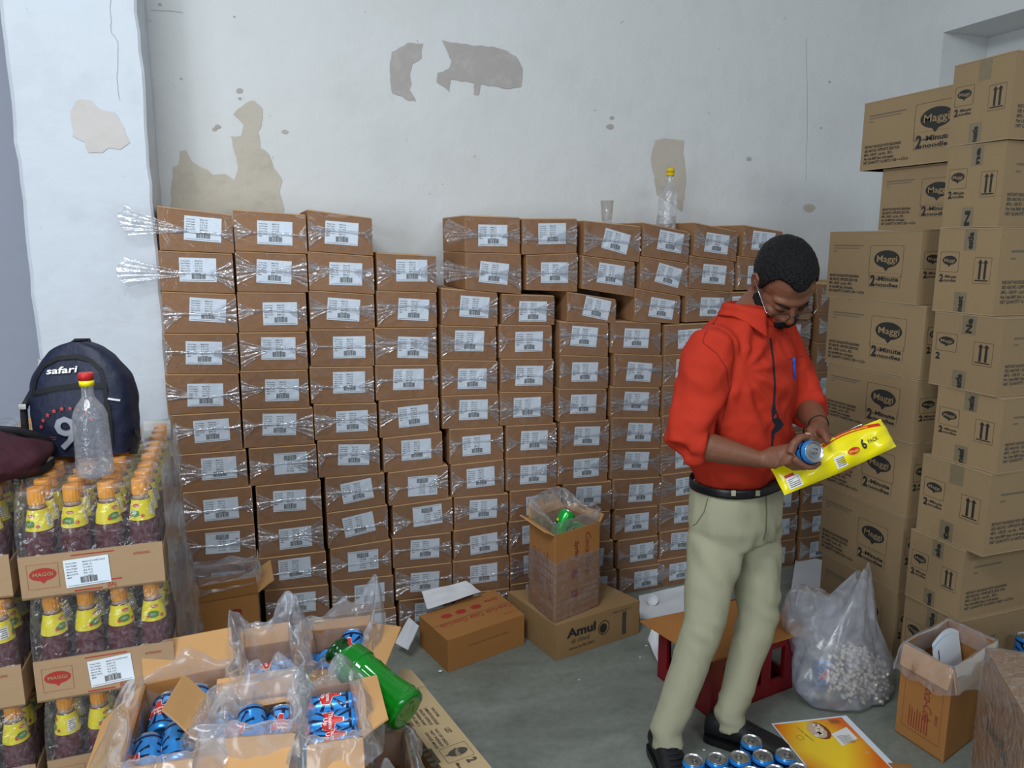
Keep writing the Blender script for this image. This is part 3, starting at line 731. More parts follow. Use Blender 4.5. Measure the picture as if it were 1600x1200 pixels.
FILMS = [tray_film(i) for i in range(3)]
def kbottle(M4, lab, grp):
    global kb
    if not used_kb[0]:
        used_kb[0] = True; o = kb; o.matrix_basis = M4
    else: o = dup(kb, M4)
    tag(o, lab, 'bottle', grp); return o
LAY = [.792, .549, .306, .063]; LN = ['top', 'second', 'third', 'bottom']
STX = {'right': [-.475, -.470, -.466, -.462], 'left': [-.780, -.775, -.771, -.767]}
DN = ['front', 'second', 'third', 'rearmost']
rk = random.Random(11)
for st, depth in (('right', 3), ('left', 4)):
    for L in range(4):
        for j in range(depth):
            x0 = STX[st][L]; y0 = 1.80 + j*(TD+.004) + (.03 if st == 'left' and L == 0 else 0); z0 = LAY[L]
            t = empty('bottle_tray', (x0, y0, z0))
            where = f'{LN[L]} layer, {DN[j]} of the {st} pallet stack'
            tag(t, f'shrink-wrapped card tray of ketchup bottles, {where}', 'tray', 'shrink-wrapped ketchup trays')
            for nm, me in (('tray_body', TRAY_ME), ('shrink_wrap', FILMS[(L+j) % 3])):
                o = bpy.data.objects.new(nm, me); COL.objects.link(o); o.parent = t
            if j == 0:
                o = bpy.data.objects.new('printing', PRINT_ME); COL.objects.link(o); o.parent = t
                if st == 'right':
                    o = bpy.data.objects.new('despatch_label', TLAB_ME); COL.objects.link(o); o.parent = t
                    o.matrix_basis = face_frame((.088+(.02 if L else -.002), -.0012, .016), (1, 0, (.03, .06, .03, 0)[L]), (0, 0, 1))
            for iy in range(3):
                for ix in range(4):
                    if st == 'right':
                        if not (L == 0 or (j == 0) or ix == 3): continue
                        if L > 0 and j == 0 and iy == 2 and ix < 3: continue
                    else:
                        if ix < 2 or (L > 0 and j > 0 and ix < 3) : continue
                    col = ('first', 'second', 'third', 'fourth')[ix]; row = ('front', 'middle', 'back')[iy]
                    kbottle(Matrix.Translation((x0+.006+(TW-.012)*(ix+.5)/4, y0+.006+(TD-.012)*(iy+.5)/3, z0+.0045)) @ Matrix.Rotation(rk.uniform(-1.5, 1.2), 4, 'Z'),
                            f'ketchup bottle {col} from left, {row} row, {LN[L]}-layer {DN[j]} tray, {st} stack', 'ketchup bottles in the shrink-wrapped trays')
# pallets
for st, xx in (('right', -.49), ('left', -.80)):
    t = empty('wooden_pallet', (xx, 1.79, 0)); tag(t, f'low wooden pallet under the {st} stack of ketchup trays', 'pallet')
    mw = simple('pallet_wood_'+st, '7a6248', rough=.8, var=.2)
    for i in range(5): b = MB(); b.box((0, .01+i*.165, .05), (.30, .13+i*.165, .062)); b.build('board', mw, parent=t)
    for i in range(3): b = MB(); b.box((.0+i*.12, .01, 0), (.05+i*.12, .80, .05)); b.build('stringer', mw, parent=t)
# loose stretch film down the right flank of the stack
f = MB()
def sf(u, v):
    y = 1.83 + .50*u; z = .12+.93*v
    x = -.178 + .012*sin(u*9+v*3) + .020*nz((u*4, v*6, 2), 1) + .012*nz((u*14, v*18, 2), 1) - .02*v + .03*(1-v)*u
    return Vector((max(x, -.186), y, z))
f.grid(sf, 26, 50, 0); o = f.build('stretch_film', M['film_bag']); tag(o, 'crumpled clear stretch film hanging down the flank of the ketchup stack', 'plastic film')

# ---- navy backpack standing on the trays
BW, BHT, BD = .142, .305, .085
def bag_w(z):
    t = z/BHT
    return BW*(.93+.09*sin(pi*min(1, t*1.2)))*(1 if t < .45 else max(.0, 1-((t-.45)/.555)**2.6)**.5)
def bag_d(z): t = z/BHT; return BD*(1 if t < .3 else max(.05, 1-.62*((t-.3)/.7)**1.6))
def bag_pt(u, v):
    a = 2*pi*u; z = BHT*v; W_, D_ = max(bag_w(z), .001), bag_d(z); e = .62
    x = W_*math.copysign(abs(cos(a))**e, cos(a)); y = D_*math.copysign(abs(sin(a))**e, sin(a))
    n = .006*nz((x*14, y*10, z*12), 1) + .003*nz((x*40, y*30, z*34), 1)
    k = 1+n/max(W_, .03); return Vector((x*k, y*k+.018*(1-v), z))
def bag_front(x, z, lift=.002):
    W_, D_ = max(bag_w(z), .001), bag_d(z); q = min(.999, abs(x)/W_)
    y = -D_*(1-q**(2/.62))**(.31)
    return Vector((x, y+.018*(1-z/BHT)-lift-.002, z))
TB = Matrix.Translation((-.377, 2.10, 1.036)) @ Matrix.Rotation(radians(-14), 4, 'Z') @ Matrix.Rotation(radians(-4), 4, 'X') @ Matrix.Diagonal((.825, .86, .90, 1))
bp = empty('backpack', M4=TB); tag(bp, 'navy school backpack with a white logo and red stars, on the ketchup trays', 'backpack')
navy = simple('navy_nylon', '161d35', rough=.55, var=.25, vscale=14, bump=.3, bscale=40); blk = simple('black_webbing', '0f1014', rough=.7, bump=.2)
b = MB(); b.grid(bag_pt, 56, 40, 0, closeu=True); b.poly([bag_pt(i/56, 0) for i in range(56)], (0, 0, .002)); b.build('bag_body', navy, parent=bp)
def band(pts, wdt, name, mat, parent, lift=.003):
    b = MB(); 
    for (x0, z0), (x1, z1) in zip(pts, pts[1:]):
        d = Vector((x1-x0, z1-z0)); L = d.length; n = Vector((-d.y, d.x))/L*wdt/2; k = max(1, int(L/.012))
        for i in range(k):
            t0, t1 = i/k, (i+1)/k; A = (x0+d.x*t0, z0+d.y*t0); B = (x0+d.x*t1, z0+d.y*t1)
            q = [bag_front(A[0]-n.x, A[1]-n.y, lift), bag_front(B[0]-n.x, B[1]-n.y, lift), bag_front(B[0]+n.x, B[1]+n.y, lift), bag_front(A[0]+n.x, A[1]+n.y, lift)]
            b.add(q, [(0, 1, 2, 3)], 0, True)
    return b.build(name, mat, parent=parent)
arch = [(-.118, .16)] + [(-.118+.0+.100*(1-cos(t)) + 0, .19+.075*sin(t)) for t in [i*pi/2/8 for i in range(9)]]
arch = [(-.112, .165), (-.104, .21), (-.080, .245), (-.04, .264), (.01, .268), (.05, .258), (.078, .232), (.090, .19), (.094, .15), (.094, .08)]
band(arch, .011, 'front_zip', blk, bp); band([(-.112, .172), (-.05, .184), (.02, .192), (.09, .190)], .013, 'pocket_zip', blk, bp, .0045)
band([(.096, .02), (.1, .08), (.098, .14)], .012, 'side_pocket_edge', blk, bp)
band([(.100, .155), (.128, .148)], .005, 'reflective_tab', M['foam'], bp, .006)
p = MB(); sfn = lambda q: bag_front(q.x, q.y, .004+q.z)
text(p, 'safari', -.070, .222, .017, w=.088, mi=0, fn=sfn, bold=.02, shear=.12, rot=.06)
p.build('brand_print', M['white_print'], parent=bp)
p = MB()
def star(cx, cz, r): return [(cx+(r if i % 2 == 0 else r*.42)*sin(i*pi/5), cz+(r if i % 2 == 0 else r*.42)*cos(i*pi/5)) for i in range(10)]
for i in range(9):
    a = radians(168-i*17); disc(p, star(-.012+.078*cos(a), .070+.062*sin(a)+.0, .0072), 0, fn=sfn)
for k in range(2): rect(p, -.078, .048+k*.006, -.048, .0495+k*.006, 0, fn=sfn, n=3)
p.build('star_print', simple('print_coral', 'b5433f', rough=.6), parent=bp)
p = MB()
text(p, '9', -.050, .022, .088, w=.062, mi=0, fn=sfn, bold=.012); 
wm, nt, bb = new_mat('mesh_pattern_print'); tc = nd(nt, 'ShaderNodeTexCoord'); ck = nd(nt, 'ShaderNodeTexChecker'); ck.inputs['Scale'].default_value = 420
ck.inputs[1].default_value = lin('c3c7cf'); ck.inputs[2].default_value = lin('39415a'); nt.links.new(tc.outputs['Object'], ck.inputs[0]); nt.links.new(ck.outputs[0], bb.inputs[0])
p.build('number_print', wm, parent=bp)
b = MB(); b.tube([(-.132, -.02, .17), (-.152, -.035, .13), (-.150, -.04, .07), (-.138, -.035, .02)], [(.010, .004)]*4, 8); b.build('shoulder_strap', blk, parent=bp)
b = MB(); b.box((-.158, -.050, .128), (-.138, -.036, .142)); b.build('strap_buckle', M['steel'], parent=bp); b = MB(); b.box((-.155, -.052, .05), (-.137, -.036, .062)); b.build('strap_buckle', M['steel'], parent=bp)
b = MB(); b.tube([(.138, .0, .06), (.158, -.01, .035), (.150, -.02, .0), (.13, -.01, -.0)], [(.009, .003)]*4, 8); b.build('compression_strap', blk, parent=bp)
b = MB(); b.tube([(-.03, .0, BHT-.01), (-.02, .02, BHT+.003), (.02, .02, BHT+.003), (.03, 0, BHT-.01)], .005, 8); b.build('grab_handle', blk, parent=bp)
# ---- maroon bag slumped on the left stack
mar = simple('maroon_fabric', '3c1420', rough=.75, var=.3, vscale=12, bump=.4, bscale=30)
mb_ = empty('maroon_bag', (-.60, 1.955, 1.037)); tag(mb_, 'dark maroon fabric bag slumped over the left ketchup stack', 'bag')
b = MB()
def lump(u, v):
    a, c = 2*pi*u, pi*v - pi/2; x, y, z = cos(c)*cos(a), cos(c)*sin(a), sin(c)
    k = 1 + .16*nz((x*1.6, y*1.6, z*1.6), 1, 3) + .07*nz((x*4, y*4, z*4), 1, 4)
    return Vector((.155*x*k + .02, .135*y*k, max(.003, .052+.062*z*k - .030*x)))
b.grid(lump, 56, 30, 0, closeu=True); b.build('bag_body', mar, parent=mb_)
b = MB(); b.tube([(-.10, -.12, .07), (0, -.135, .058), (.08, -.115, .04), (.14, -.06, .026)], [(.007, .003)]*4, 8)
b.build('piping', blk, parent=mb_)
b = MB(); b.tube([(.05, .02, .10), (.11, .04, .085), (.155, .06, .06), (.165, .09, .02)], [(.010, .003)]*4, 8); b.build('strap', blk, parent=mb_)
b = MB(); b.tube([(.10, -.09, .035), (.13, -.07, .012), (.16, -.03, .006), (.17, .03, .006)], [(.012, .006)]*4, 8); b.build('lower_strap', blk, parent=mb_)
# ---- clear bottle with red and yellow cap, standing on the film in front of the backpack
M['clear'] = film('clear_plastic_bottle', haze=.16, gloss=.02, rough=.08, bump=.25, scale=30, streak=.22)
M['clear2'] = film('clear_glass', haze=.03, gloss=.0, rough=.03, bump=.1, scale=10, streak=.06)
def water_bottle(loc, s, cap, lab, tilt=0, ringm=None, neck=.0, water=None):
    r = empty('plastic_bottle', M4=Matrix.Translation(loc) @ Matrix.Rotation(tilt, 4, 'Y') @ Matrix.Scale(s, 4)); tag(r, lab, 'bottle')
    b = MB(); pr = [(.030, 0), (.036, .004), (.0375, .012), (.0365, .02), (.0375, .03)]
    for i in range(7): pr += [(.0365, .040+i*.014), (.0372, .047+i*.014)]
    pr += [(.0345, .140), (.029, .152), (.020, .163), (.0145, .170), (.0130, .178), (.0128, .200)]
    pr = [(a*(1 - .09*(z/.14 if z < .14 else 1)), z) for a, z in pr]
    b.lathe(pr, 32, 0, cap=False); b.lathe([(.001, .004), (.030, 0)], 32, 0, cap=False); b.build('bottle_body', M['clear'], parent=r)
    b = MB(); b.lathe([(.0145, .196), (.0145, .208)], 24); b.build('cap_ring', ringm or cap, parent=r)
    b = MB(); b.lathe([(.0150, .2085), (.0150, .222), (.0138, .2235)], 24); b.build('cap', cap, parent=r)
    if water:
        b = MB(); b.lathe([(.034, .003), (.0355, .012), (.0352, water), (.001, water)], 28, 0, cap=False); b.build('water', M['clear2'], parent=r)
    return r
q = at(150, 742, Z=1.041)
water_bottle((q.x, q.y, 1.041), 1.03, simple('cap_red', 'c02828', rough=.4), 'clear plastic bottle with red and yellow cap before the navy backpack', ringm=M['yellow'], water=.03)
def ztop(c, r, x):
    p = BX[c, r]; return p[4]+(p[5]-p[4])*(x-p[0])/(p[1]-p[0])
q = at(1040, 352, Y=2.97); zb = ztop(7, 0, q.x)+.001
water_bottle((q.x, 2.97, zb), 1.15, simple('cap_yellow', 'dcb800', rough=.4), 'clear plastic bottle with yellow cap on top of the brown carton wall', tilt=.06, water=.05)
q = at(948, 345, Y=2.93); zb = ztop(6, 0, q.x)+.001
g = empty('drinking_glass', (q.x, 2.93, zb)); tag(g, 'empty clear drinking glass standing on the brown carton wall', 'glass')
b = MB(); b.lathe([(.001, .006), (.0205, .006), (.0215, .03), (.0285, .092), (.0275, .092), (.020, .012), (.001, .010)], 32, 0, cap=False); b.build('glass_wall', M['clear2'], parent=g)
b = MB(); b.lathe([(.0212, 0), (.0215, .006), (.001, .0065)], 32, 0); b.build('glass_foot', M['clear'], parent=g)
# ================================================================ drink cans
CR, CH = .0315, .115
def cfn(p):
    a = p.x/CR - pi/2; rr = CR+.0007+p.z*.6; return Vector((rr*cos(a), rr*sin(a), p.y))
def wrap_poly(mb, pts, mi, lift, fn):
    k = len(pts); c = (sum(p[0] for p in pts)/k, sum(p[1] for p in pts)/k); R_ = 4
    V = [fn(Vector((c[0], c[1], lift)))]
    for r in range(1, R_+1): V += [fn(Vector((c[0]+(p[0]-c[0])*r/R_, c[1]+(p[1]-c[1])*r/R_, lift))) for p in pts]
    F_ = [(0, 1+i, 1+(i+1) % k) for i in range(k)]
    for r in range(R_-1): F_ += [(1+r*k+i, 1+(r+1)*k+i, 1+(r+1)*k+(i+1) % k, 1+r*k+(i+1) % k) for i in range(k)]
    mb.add(V, F_, mi, False)
def can_proto(kind):
    r = empty('drink_can')
    body = M['blue_can'] if kind == 'cola' else M['green_can']
    b = MB(); b.lathe([(.022, .002), (.0235, 0), (.0262, .003), (CR, .012), (CR, CH-.014), (.0285, CH-.006), (.0268, CH-.003)], 36, 0, cap=False); b.lathe([(.001, .004), (.022, .002)], 36, 0, cap=False); b.build('can_body', body, parent=r)
    b = MB(); b.lathe([(.0268, CH-.004), (.0280, CH-.001), (.0274, CH), (.0258, CH-.001), (.0248, CH-.0055), (.0200, CH-.0045), (.001, CH-.0045)], 36, 0, cap=False)
    l = b.build('lid', M['alu'], parent=r)
    b = MB()
    pts = [(.0125+.0*i, 0) for i in range(0)]
    for c_, rad in ((-.004, .0072),):
        b.tube([(c_+rad*cos(a)*1.25, rad*sin(a), CH-.0028) for a in [i*2*pi/14 for i in range(15)]], .0011, 6)
    b.lathe([(.0022, CH-.0042), (.0022, CH-.0018), (.001, CH-.0016)], 10)
    b.build('pull_tab', M['alu_dark'], parent=l)
    b = MB()
    if kind == 'cola':
        mats = [M['navy_can'], M['red_print'], M['white_print']]
        for side in (0, 1):
            x0 = side*pi*CR
            for i in range(10):
                a = i*pi/5+.2; L = .044; w0 = .0026
                d = Vector((cos(a), sin(a))); n = Vector((-d.y, d.x)); c = Vector((x0, .058))
                e = c+d*L; s_ = c+d*.014
                e.y = min(max(e.y, .013), CH-.016); e.x = min(max(e.x, x0-.045), x0+.045)
                m_ = (s_+e)/2
                wrap_poly(b, [tuple(s_-n*w0*.4), tuple(m_-n*w0*1.1), tuple(e-n*w0*1.6), tuple(e+n*w0*1.6), tuple(m_+n*w0*1.1), tuple(s_+n*w0*.4)], 0, .0, cfn)
            # white edged red thumb-up badge
            th = [(-.020, -.014), (.006, -.018), (.021, -.012), (.022, .004), (.012, .008), (.006, .010), (.004, .026), (-.004, .027), (-.008, .010), (-.020, .006)]
            wrap_poly(b, [(x0+x*1.10, .056+y*1.1) for x, y in th], 2, .0008, cfn)
            wrap_poly(b, [(x0+x, .056+y) for x, y in th], 1, .0016, cfn)
            text(b, 'Thums', x0-.017, .053, .0085, w=.033, mi=2, fn=cfn, bold=.02, lift=.0026); text(b, 'Up', x0-.007, .0425, .0085, w=.015, mi=2, fn=cfn, bold=.02, lift=.0026)
        b.lathe([(CR+.0004, .012), (CR+.0004, .017)], 36, 0, cap=False); b.lathe([(CR+.0004, CH-.020), (CR+.0004, CH-.0142)], 36, 0, cap=False)
    else:
        mats = [M['navy_can'], M['yellow'], M['white_print']]
        for side in (0, 1):
            x0 = side*pi*CR
            wrap_poly(b, rrect(x0-.026, .040, x0+.026, .062, .008), 0, .0, cfn); text(b, 'Sprite', x0-.021, .045, .011, w=.042, mi=2, fn=cfn, bold=.02, shear=.15, lift=.001)
            wrap_poly(b, [(x0+.020+.006*cos(i*pi/6), .066+.006*sin(i*pi/6)) for i in range(12)], 1, .0005, cfn)
    b.build('can_print', mats, parent=r)
    return r
PROTO = {'cola': can_proto('cola'), 'lime': can_proto('lime')}; kids_of(None); _used = set()
def can(M4, lab, kind='cola', grp=None):
    if kind not in _used: _used.add(kind); o = PROTO[kind]; o.matrix_basis = M4
    else: o = dup(PROTO[kind], M4)
    tag(o, lab, 'can', grp)
    if grp is None and 'group' in o: del o['group']
    return o
def can_axis(center, axis, roll, lab, kind='cola', grp=None):
    ax = Vector(axis).normalized(); T = frame(Vector(center)-ax*CH/2, ax, (0, 0, 1) if abs(ax.z) < .9 else (1, 0, 0)) @ Matrix.Rotation(roll, 4, 'Z')
    return can(T, lab, kind, grp)

# ================================================================ open cartons with poly liners
def q3(q, z): return [Vector((p[0], p[1], z)) for p in q]
def carton_shell(name, label, quad, z0, z1, mat, mat_in=None, flaps=(), liner=None, cat='carton', grp=None, lean=None):
    """quad: rim corners near-left, near-right, far-right, far-left"""
    r = empty(name, (quad[0][0], quad[0][1], z0)); tag(r, label, cat, grp); off = Vector((quad[0][0], quad[0][1], z0)); inv = Matrix.Translation(-off)
    A = q3(quad, z0); B = q3(quad, z1); c = sum(B, Vector())/4; t = .005
    b = MB()
    for i in range(4):
        j = (i+1) % 4; e = (B[j]-B[i]).normalized(); n = Vector((-e.y, e.x, 0))*t
        b.hexa([A[i]-off, A[j]-off, A[j]+n-off, A[i]+n-off, B[i]-off, B[j]-off, B[j]+n-off, B[i]+n-off], 0)
    b.poly([a-off+(c-B[k])*.01*Vector((1, 1, 0)).length*0 for k, a in enumerate(A)], (0, 0, .004))
    b.build('carton_body', mat, parent=r)
    for fl in flaps:
        e, L, ang = fl[:3]; tp = fl[3] if len(fl) > 3 else .03; fm = fl[4] if len(fl) > 4 else (mat_in or mat)
        p, q = B[e]-off, B[(e+1) % 4]-off; d = (q-p).normalized(); out = Vector((d.y, -d.x, 0)); v = out*cos(radians(ang)) + Vector((0, 0, 1))*sin(radians(ang)); nrm = d.cross(v)*.004
        W_ = (q-p).length; sk = fl[5] if len(fl) > 5 else 0
        b = MB(); N_ = 4; rows = []
        # a flap bends a little: four strips
        P = []
        for k in range(N_+1):
            s = k/N_; bend = .12*L*s*s
            base = v*(L*s) + Vector((0, 0, -bend if abs(ang) < 80 else 0)) + d*sk*s*L
            P.append((p+base+d*tp*s*W_, q+base-d*tp*s*W_))
        for (a0, a1), (b0, b1) in zip(P, P[1:]): b.hexa([a0, a1, b1, b0, a0+nrm, a1+nrm, b1+nrm, b0+nrm], 0)
        b.build('flap', fm, parent=r)
    if liner:
        b = MB(); sd = liner.get('seed', 0); up, out_, dn, ins, amp = liner.get('up', .03), liner.get('out', .05), liner.get('down', .04), liner.get('ins', .08), liner.get('amp', .02)
        peaks = liner.get('peaks', ())
        def fn(u, v):
            s = (u % 1)*4; k = int(s) % 4; t_ = s-int(s); p = B[k].lerp(B[(k+1) % 4], t_); e = (B[(k+1) % 4]-B[k]).normalized(); o_ = Vector((e.y, -e.x, 0))
            rad = (p-c).normalized(); cor = max(0, 1-min(t_, 1-t_)*6); dirn = (o_*(1-cor*.5)+rad*cor*.5).normalized()
            if v < .4: w_ = v/.4; pos = p - dirn*(.012*(1-w_)+.004) + Vector((0, 0, -ins*(1-w_) + up*w_))
            else:
                w_ = (v-.4)/.6; h = 1+.5*nz((u*9, sd, 0), 1)
                pos = p + dirn*(out_*w_*h) + Vector((0, 0, up*(1-w_) - dn*h*w_**1.5 + up*.5*sin(pi*w_)))
            for (pu, ph, pw) in peaks:
                du = min(abs(u-pu), 1-abs(u-pu)); g_ = math.exp(-(du/pw)**2); pos += Vector((0, 0, ph*g_*max(0, 1-abs(v-.65)/.5)))
            a_ = amp*.6*min(1, v*1.5+.25)
            pos += Vector((nz((u*14, v*3, sd), 1, 1), nz((u*14, v*3, sd+5), 1, 2), nz((u*18, v*4, sd+9), 1, 3)))*a_ + Vector((nz((u*45, v*9, sd), 1, 1), nz((u*45, v*9, sd+5), 1, 2), nz((u*45, v*9, sd+9), 1, 3)))*a_*.14
            return pos-off
        b.grid(fn, 110, 20, 0, closeu=True); b.build('poly_liner', M['film_bag'], parent=r)
    return r
def inquad(quad, u, v, z):
    a, b_, c, d = [Vector((p[0], p[1], 0)) for p in quad]; p = a.lerp(b_, u).lerp(d.lerp(c, u), v); p.z = z; return p
def qpx(pts, z): return [tuple(at(x, y, Z=z)[:2]) for x, y in pts]
ZR = .56; ZB = .135
# flat closed cartons that carry the open ones
def closed_carton(name, label, quad, z0, h, mat, edge, cat='carton', grp=None, tape=True):
    off = Vector((quad[0][0], quad[0][1], z0)); b = MB(); A = [p-off for p in q3(quad, z0)]; B = [p-off for p in q3(quad, z0+h)]
    b.hexa(A+B, 0); m = [(A[0]+A[3])/2+Vector((0, 0, h+.0006)), (A[1]+A[2])/2+Vector((0, 0, h+.0006))]
    o = b.build(name, mat, M4=Matrix.Translation(off)); tag(o, label, cat, grp)
    return o, A, B
for i, (x0, y0, x1, y1) in enumerate([(-.155, 1.44, .075, 1.68), (.085, 1.40, .196, 1.66), (.085, 1.70, .32, 1.96), (-.165, 1.69, .075, 1.905)]):
    closed_carton('flat_carton', ['flat brown carton under the can cartons, near left', 'flat brown carton under the can cartons, near right', 'flat brown carton under the can cartons, far right', 'flat brown carton under the can cartons, far left'][i],
        [(x0, y0), (x1, y0), (x1, y1), (x0, y1)], .001, ZB-.003, M['coke'], None)
gc = 'open cartons of blue cans in the left foreground'
# P: leftmost
P = [at(178, 1205, Z=ZR), at(302, 1185, Z=ZR), at(366, 1028, Z=ZR), at(228, 1052, Z=ZR)]; P = [tuple(p[:2]) for p in P]
P[3] = (P[3][0], min(P[3][1], 1.785)); P[2] = (P[2][0], min(P[2][1], 1.80)); P[0] = (P[0][0]+.01, P[0][1])
zP = ZR
carton_shell('open_carton', 'open carton of blue cans, leftmost of the foreground group', P, ZB, zP, M['coke'], M['coke_in'],
    [(2, .10, 76, .0), (3, .095, -28, .10), (0, .10, -10, .02)], dict(seed=1, up=.02, out=.055, down=.02, peaks=((.62, .05, .05), (.9, .03, .06)), amp=.022), grp=gc)
for i, (u, v, r) in enumerate([(.25, .27, .3), (.60, .30, -.25), (.28, .74, 1.2), (.63, .72, .4)]):
    c = inquad(P, u, v, zP-.05+.01*(i % 2)); can_axis(c, (.10*(i-1.5), 1, .12), pi+r, f"blue cola can lying in the leftmost open carton, {('near left', 'near right', 'far left', 'far right')[i]}", grp='blue cans in the open cartons')
# Q: middle front
Q = qpx([(307, 1156), (462, 1144), (462, 1078), (336, 1098)], ZR)
carton_shell('open_carton', 'open carton of blue cans, middle front with a big folded flap', Q, ZB, ZR-.002, M['coke'], M['coke_in'],
    [(0, .115, -18, .04), (2, .055, 62, .03), (3, .105, 55, .0)], dict(seed=2, up=.035, out=.045, down=.03, peaks=((.55, .06, .05),), amp=.022), grp=gc)
for i in range(3):
    c = inquad(Q, .19+.31*i, .52, ZR-.055+.012*(i % 2)); can_axis(c, (.12*(i-1), 1, .25), 2.2+i*1.3, f"blue cola can in the middle front carton, {('left', 'centre', 'right')[i]}", grp='blue cans in the open cartons')
# R: behind Q
R_ = qpx([(383, 1088), (468, 1070), (456, 1002), (376, 1015)], ZR); R_ = [(p[0], p[1]-(0 if i > 1 else 0)) for i, p in enumerate(R_)]
R_[0] = (R_[0][0], max(R_[0][1], Q[3][1]+.01)); R_[1] = (R_[1][0]-.004, max(R_[1][1], Q[2][1]+.012))
carton_shell('open_carton', 'open carton of blue cans, middle back with torn flap and bag', R_, ZB, ZR+.004, M['coke'], M['coke_in'],
    [(2, .05, 58, .02), (0, .035, -25, .03), (3, .02, 80, .0)], dict(seed=3, up=.045, out=.04, down=.01, peaks=((.52, .09, .06), (.78, .07, .05), (.05, .04, .05)), amp=.025), grp=gc)
for i in range(3):
    c = inquad(R_, .5, .20+.29*i, ZR-.060+.012*(i % 2)); can_axis(c, (1, .15*(i-1), .08), 2.6+i*.9, f"blue cola can in the middle back carton, {('nearest', 'middle', 'farthest')[i]}", grp='blue cans in the open cartons')
# S: right back
ZS = .505
S_ = qpx([(482, 1048), (552, 1046), (586, 975), (487, 985)], ZS)
carton_shell('open_carton', 'open carton of blue cans, right back under the green bottle neck', S_, ZB, ZS, M['coke'], M['coke_in'],
    [(1, .075, 5, .03), (0, .07, -12, .06), (3, .05, 60, .05), (2, .04, 20, .02)], dict(seed=4, up=.03, out=.035, down=.0, peaks=((.50, .12, .05), (.62, .05, .05)), amp=.022), grp=gc)
for i, (u, v, ax) in enumerate([(.27, .25, (.5, 1, .35)), (.62, .22, (.3, 1, .2)), (.30, .66, (1, .4, .2)), (.70, .70, (.2, 1, .55))]):
    can_axis(inquad(S_, u, v, ZS-.055+.012*(i == 3)), ax, i*1.3+.6, f"blue cola can jumbled in the right back carton, {('near left', 'near right', 'far left', 'far right')[i]}", grp='blue cans in the open cartons')
# T: right front
T_ = qpx([(479, 1164), (567, 1151), (550, 1064), (471, 1079)], ZR); T_[3] = (T_[3][0]+.002, min(T_[3][1], S_[0][1]-.008)); T_[2] = (T_[2][0], min(T_[2][1], S_[1][1]-.012))
carton_shell('open_carton', 'open carton of blue cans lying across, right front beside the bottle', T_, ZB, ZR-.001, M['coke'], M['coke_in'],
    [(0, .12, -35, .0), (1, .06, 25, .1)], dict(seed=5, up=.02, out=.05, down=.045, peaks=((.37, .05, .05), (.55, .06, .04)), amp=.024), grp=gc)
for i in range(3):
    c = inquad(T_, .5, .17+.32*i, ZR-.034); can_axis(c, (1, -.12, .03), 1.9+(0, .3, -.35)[i], f"blue cola can lying across the right front carton, {('nearest', 'middle', 'farthest')[i]}", grp='blue cans in the open cartons')
V_ = qpx([(578, 1235), (652, 1222), (634, 1140), (578, 1146)], .436)
carton_shell('open_carton', 'dark half hidden carton under the base of the green bottle', V_, .001, .436, M['coke'], M['coke_in'],
    [(0, .04, -20, .0), (3, .05, 15, .1)], dict(seed=7, up=.01, out=.03, down=.03, peaks=((.62, .05, .05), (.1, .07, .05)), amp=.02), grp=gc)
# O: dark open carton at the foot of the wall of cartons
O_ = [(-.222, 2.60), (.004, 2.62), (.0, 2.80), (-.205, 2.80)]
o = carton_shell('open_carton', 'open brown carton with raised front flap between ketchup stack and carton wall', O_, .001, .365, M['coke'], M['coke_in'],
    [(0, .062, 82, .02, M['coke']), (1, .07, 40, .0), (3, .05, 50, .1)], dict(seed=6, up=.05, out=.012, down=-.03, peaks=((.3, .08, .06),), amp=.018))
p = MB(); Fo = face_frame((0, -.001, 0), (1, .088, 0), (0, 0, 1))
text(p, 'Coca-Cola', .085, .215, .022, w=.12, mi=0, T=Fo, shear=.3, rot=-pi/2, bold=.01)
for dx, dz in ((.15, .30), (.15, .22)):
    disc(p, [(dx+.022*cos(i*pi/6)*(1.2 if i % 3 else .8), dz+.018*sin(i*pi/6)) for i in range(12)], 0, Fo)
p.build('printing', M['red_ink2'], parent=o)
can_axis((-.13, 2.70, .30), (1, .2, .05), 1, 'blue cola can just showing inside the open carton by the pillar', grp=None)
# ================================================================ green bottle leaning on the cartons
nb = at(525, 1015, Z=.578); bb_ = at(640, 1114, Z=.497)
ax = (nb-bb_); Lb = ax.length
gm, nt, pb = new_mat('green_bottle_glass'); pb.inputs['Base Color'].default_value = lin('12a324'); pb.inputs['Roughness'].default_value = .08; pb.inputs['Transmission Weight'].default_value = .5; pb.inputs['IOR'].default_value = 1.35; pb.inputs['Coat Weight'].default_value = .6
gb = empty('green_bottle', M4=frame(bb_, ax, (1, 0, 0))); tag(gb, 'large ribbed green bottle leaning with its neck on the open can cartons', 'bottle')
b = MB(); pr = [(0.001, .012), (.038, .004), (.048, .006), (.052, .02)]
for i in range(40):
    t = i/39; z = .02 + t*Lb*.58; r0 = .050 - .007*sin(pi*t)*1.0 - .004*t
    pr.append((r0, z))
for i in range(22): pr.append((.0465-.003*(i/21)+.0026*(i % 2), .02+Lb*.58+Lb*.17*i/21))
pr += [(.042, Lb*.80), (.036, Lb*.83), (.036, Lb*.86), (.028, Lb*.89)]
seg = 48; vs = []
for k, (rr, z) in enumerate(pr):
    fl_ = .0036 if .03 < z < Lb*.58 else 0
    vs += [((rr+fl_*(1 if j % 3 == 0 else -.3))*cos(2*pi*j/seg), (rr+fl_*(1 if j % 3 == 0 else -.3))*sin(2*pi*j/seg), z) for j in range(seg)]
b.add(vs, [(i*seg+j, i*seg+(j+1) % seg, (i+1)*seg+(j+1) % seg, (i+1)*seg+j) for i in range(len(pr)-1) for j in range(seg)], 0, True)
b.build('bottle_body', gm, parent=gb)
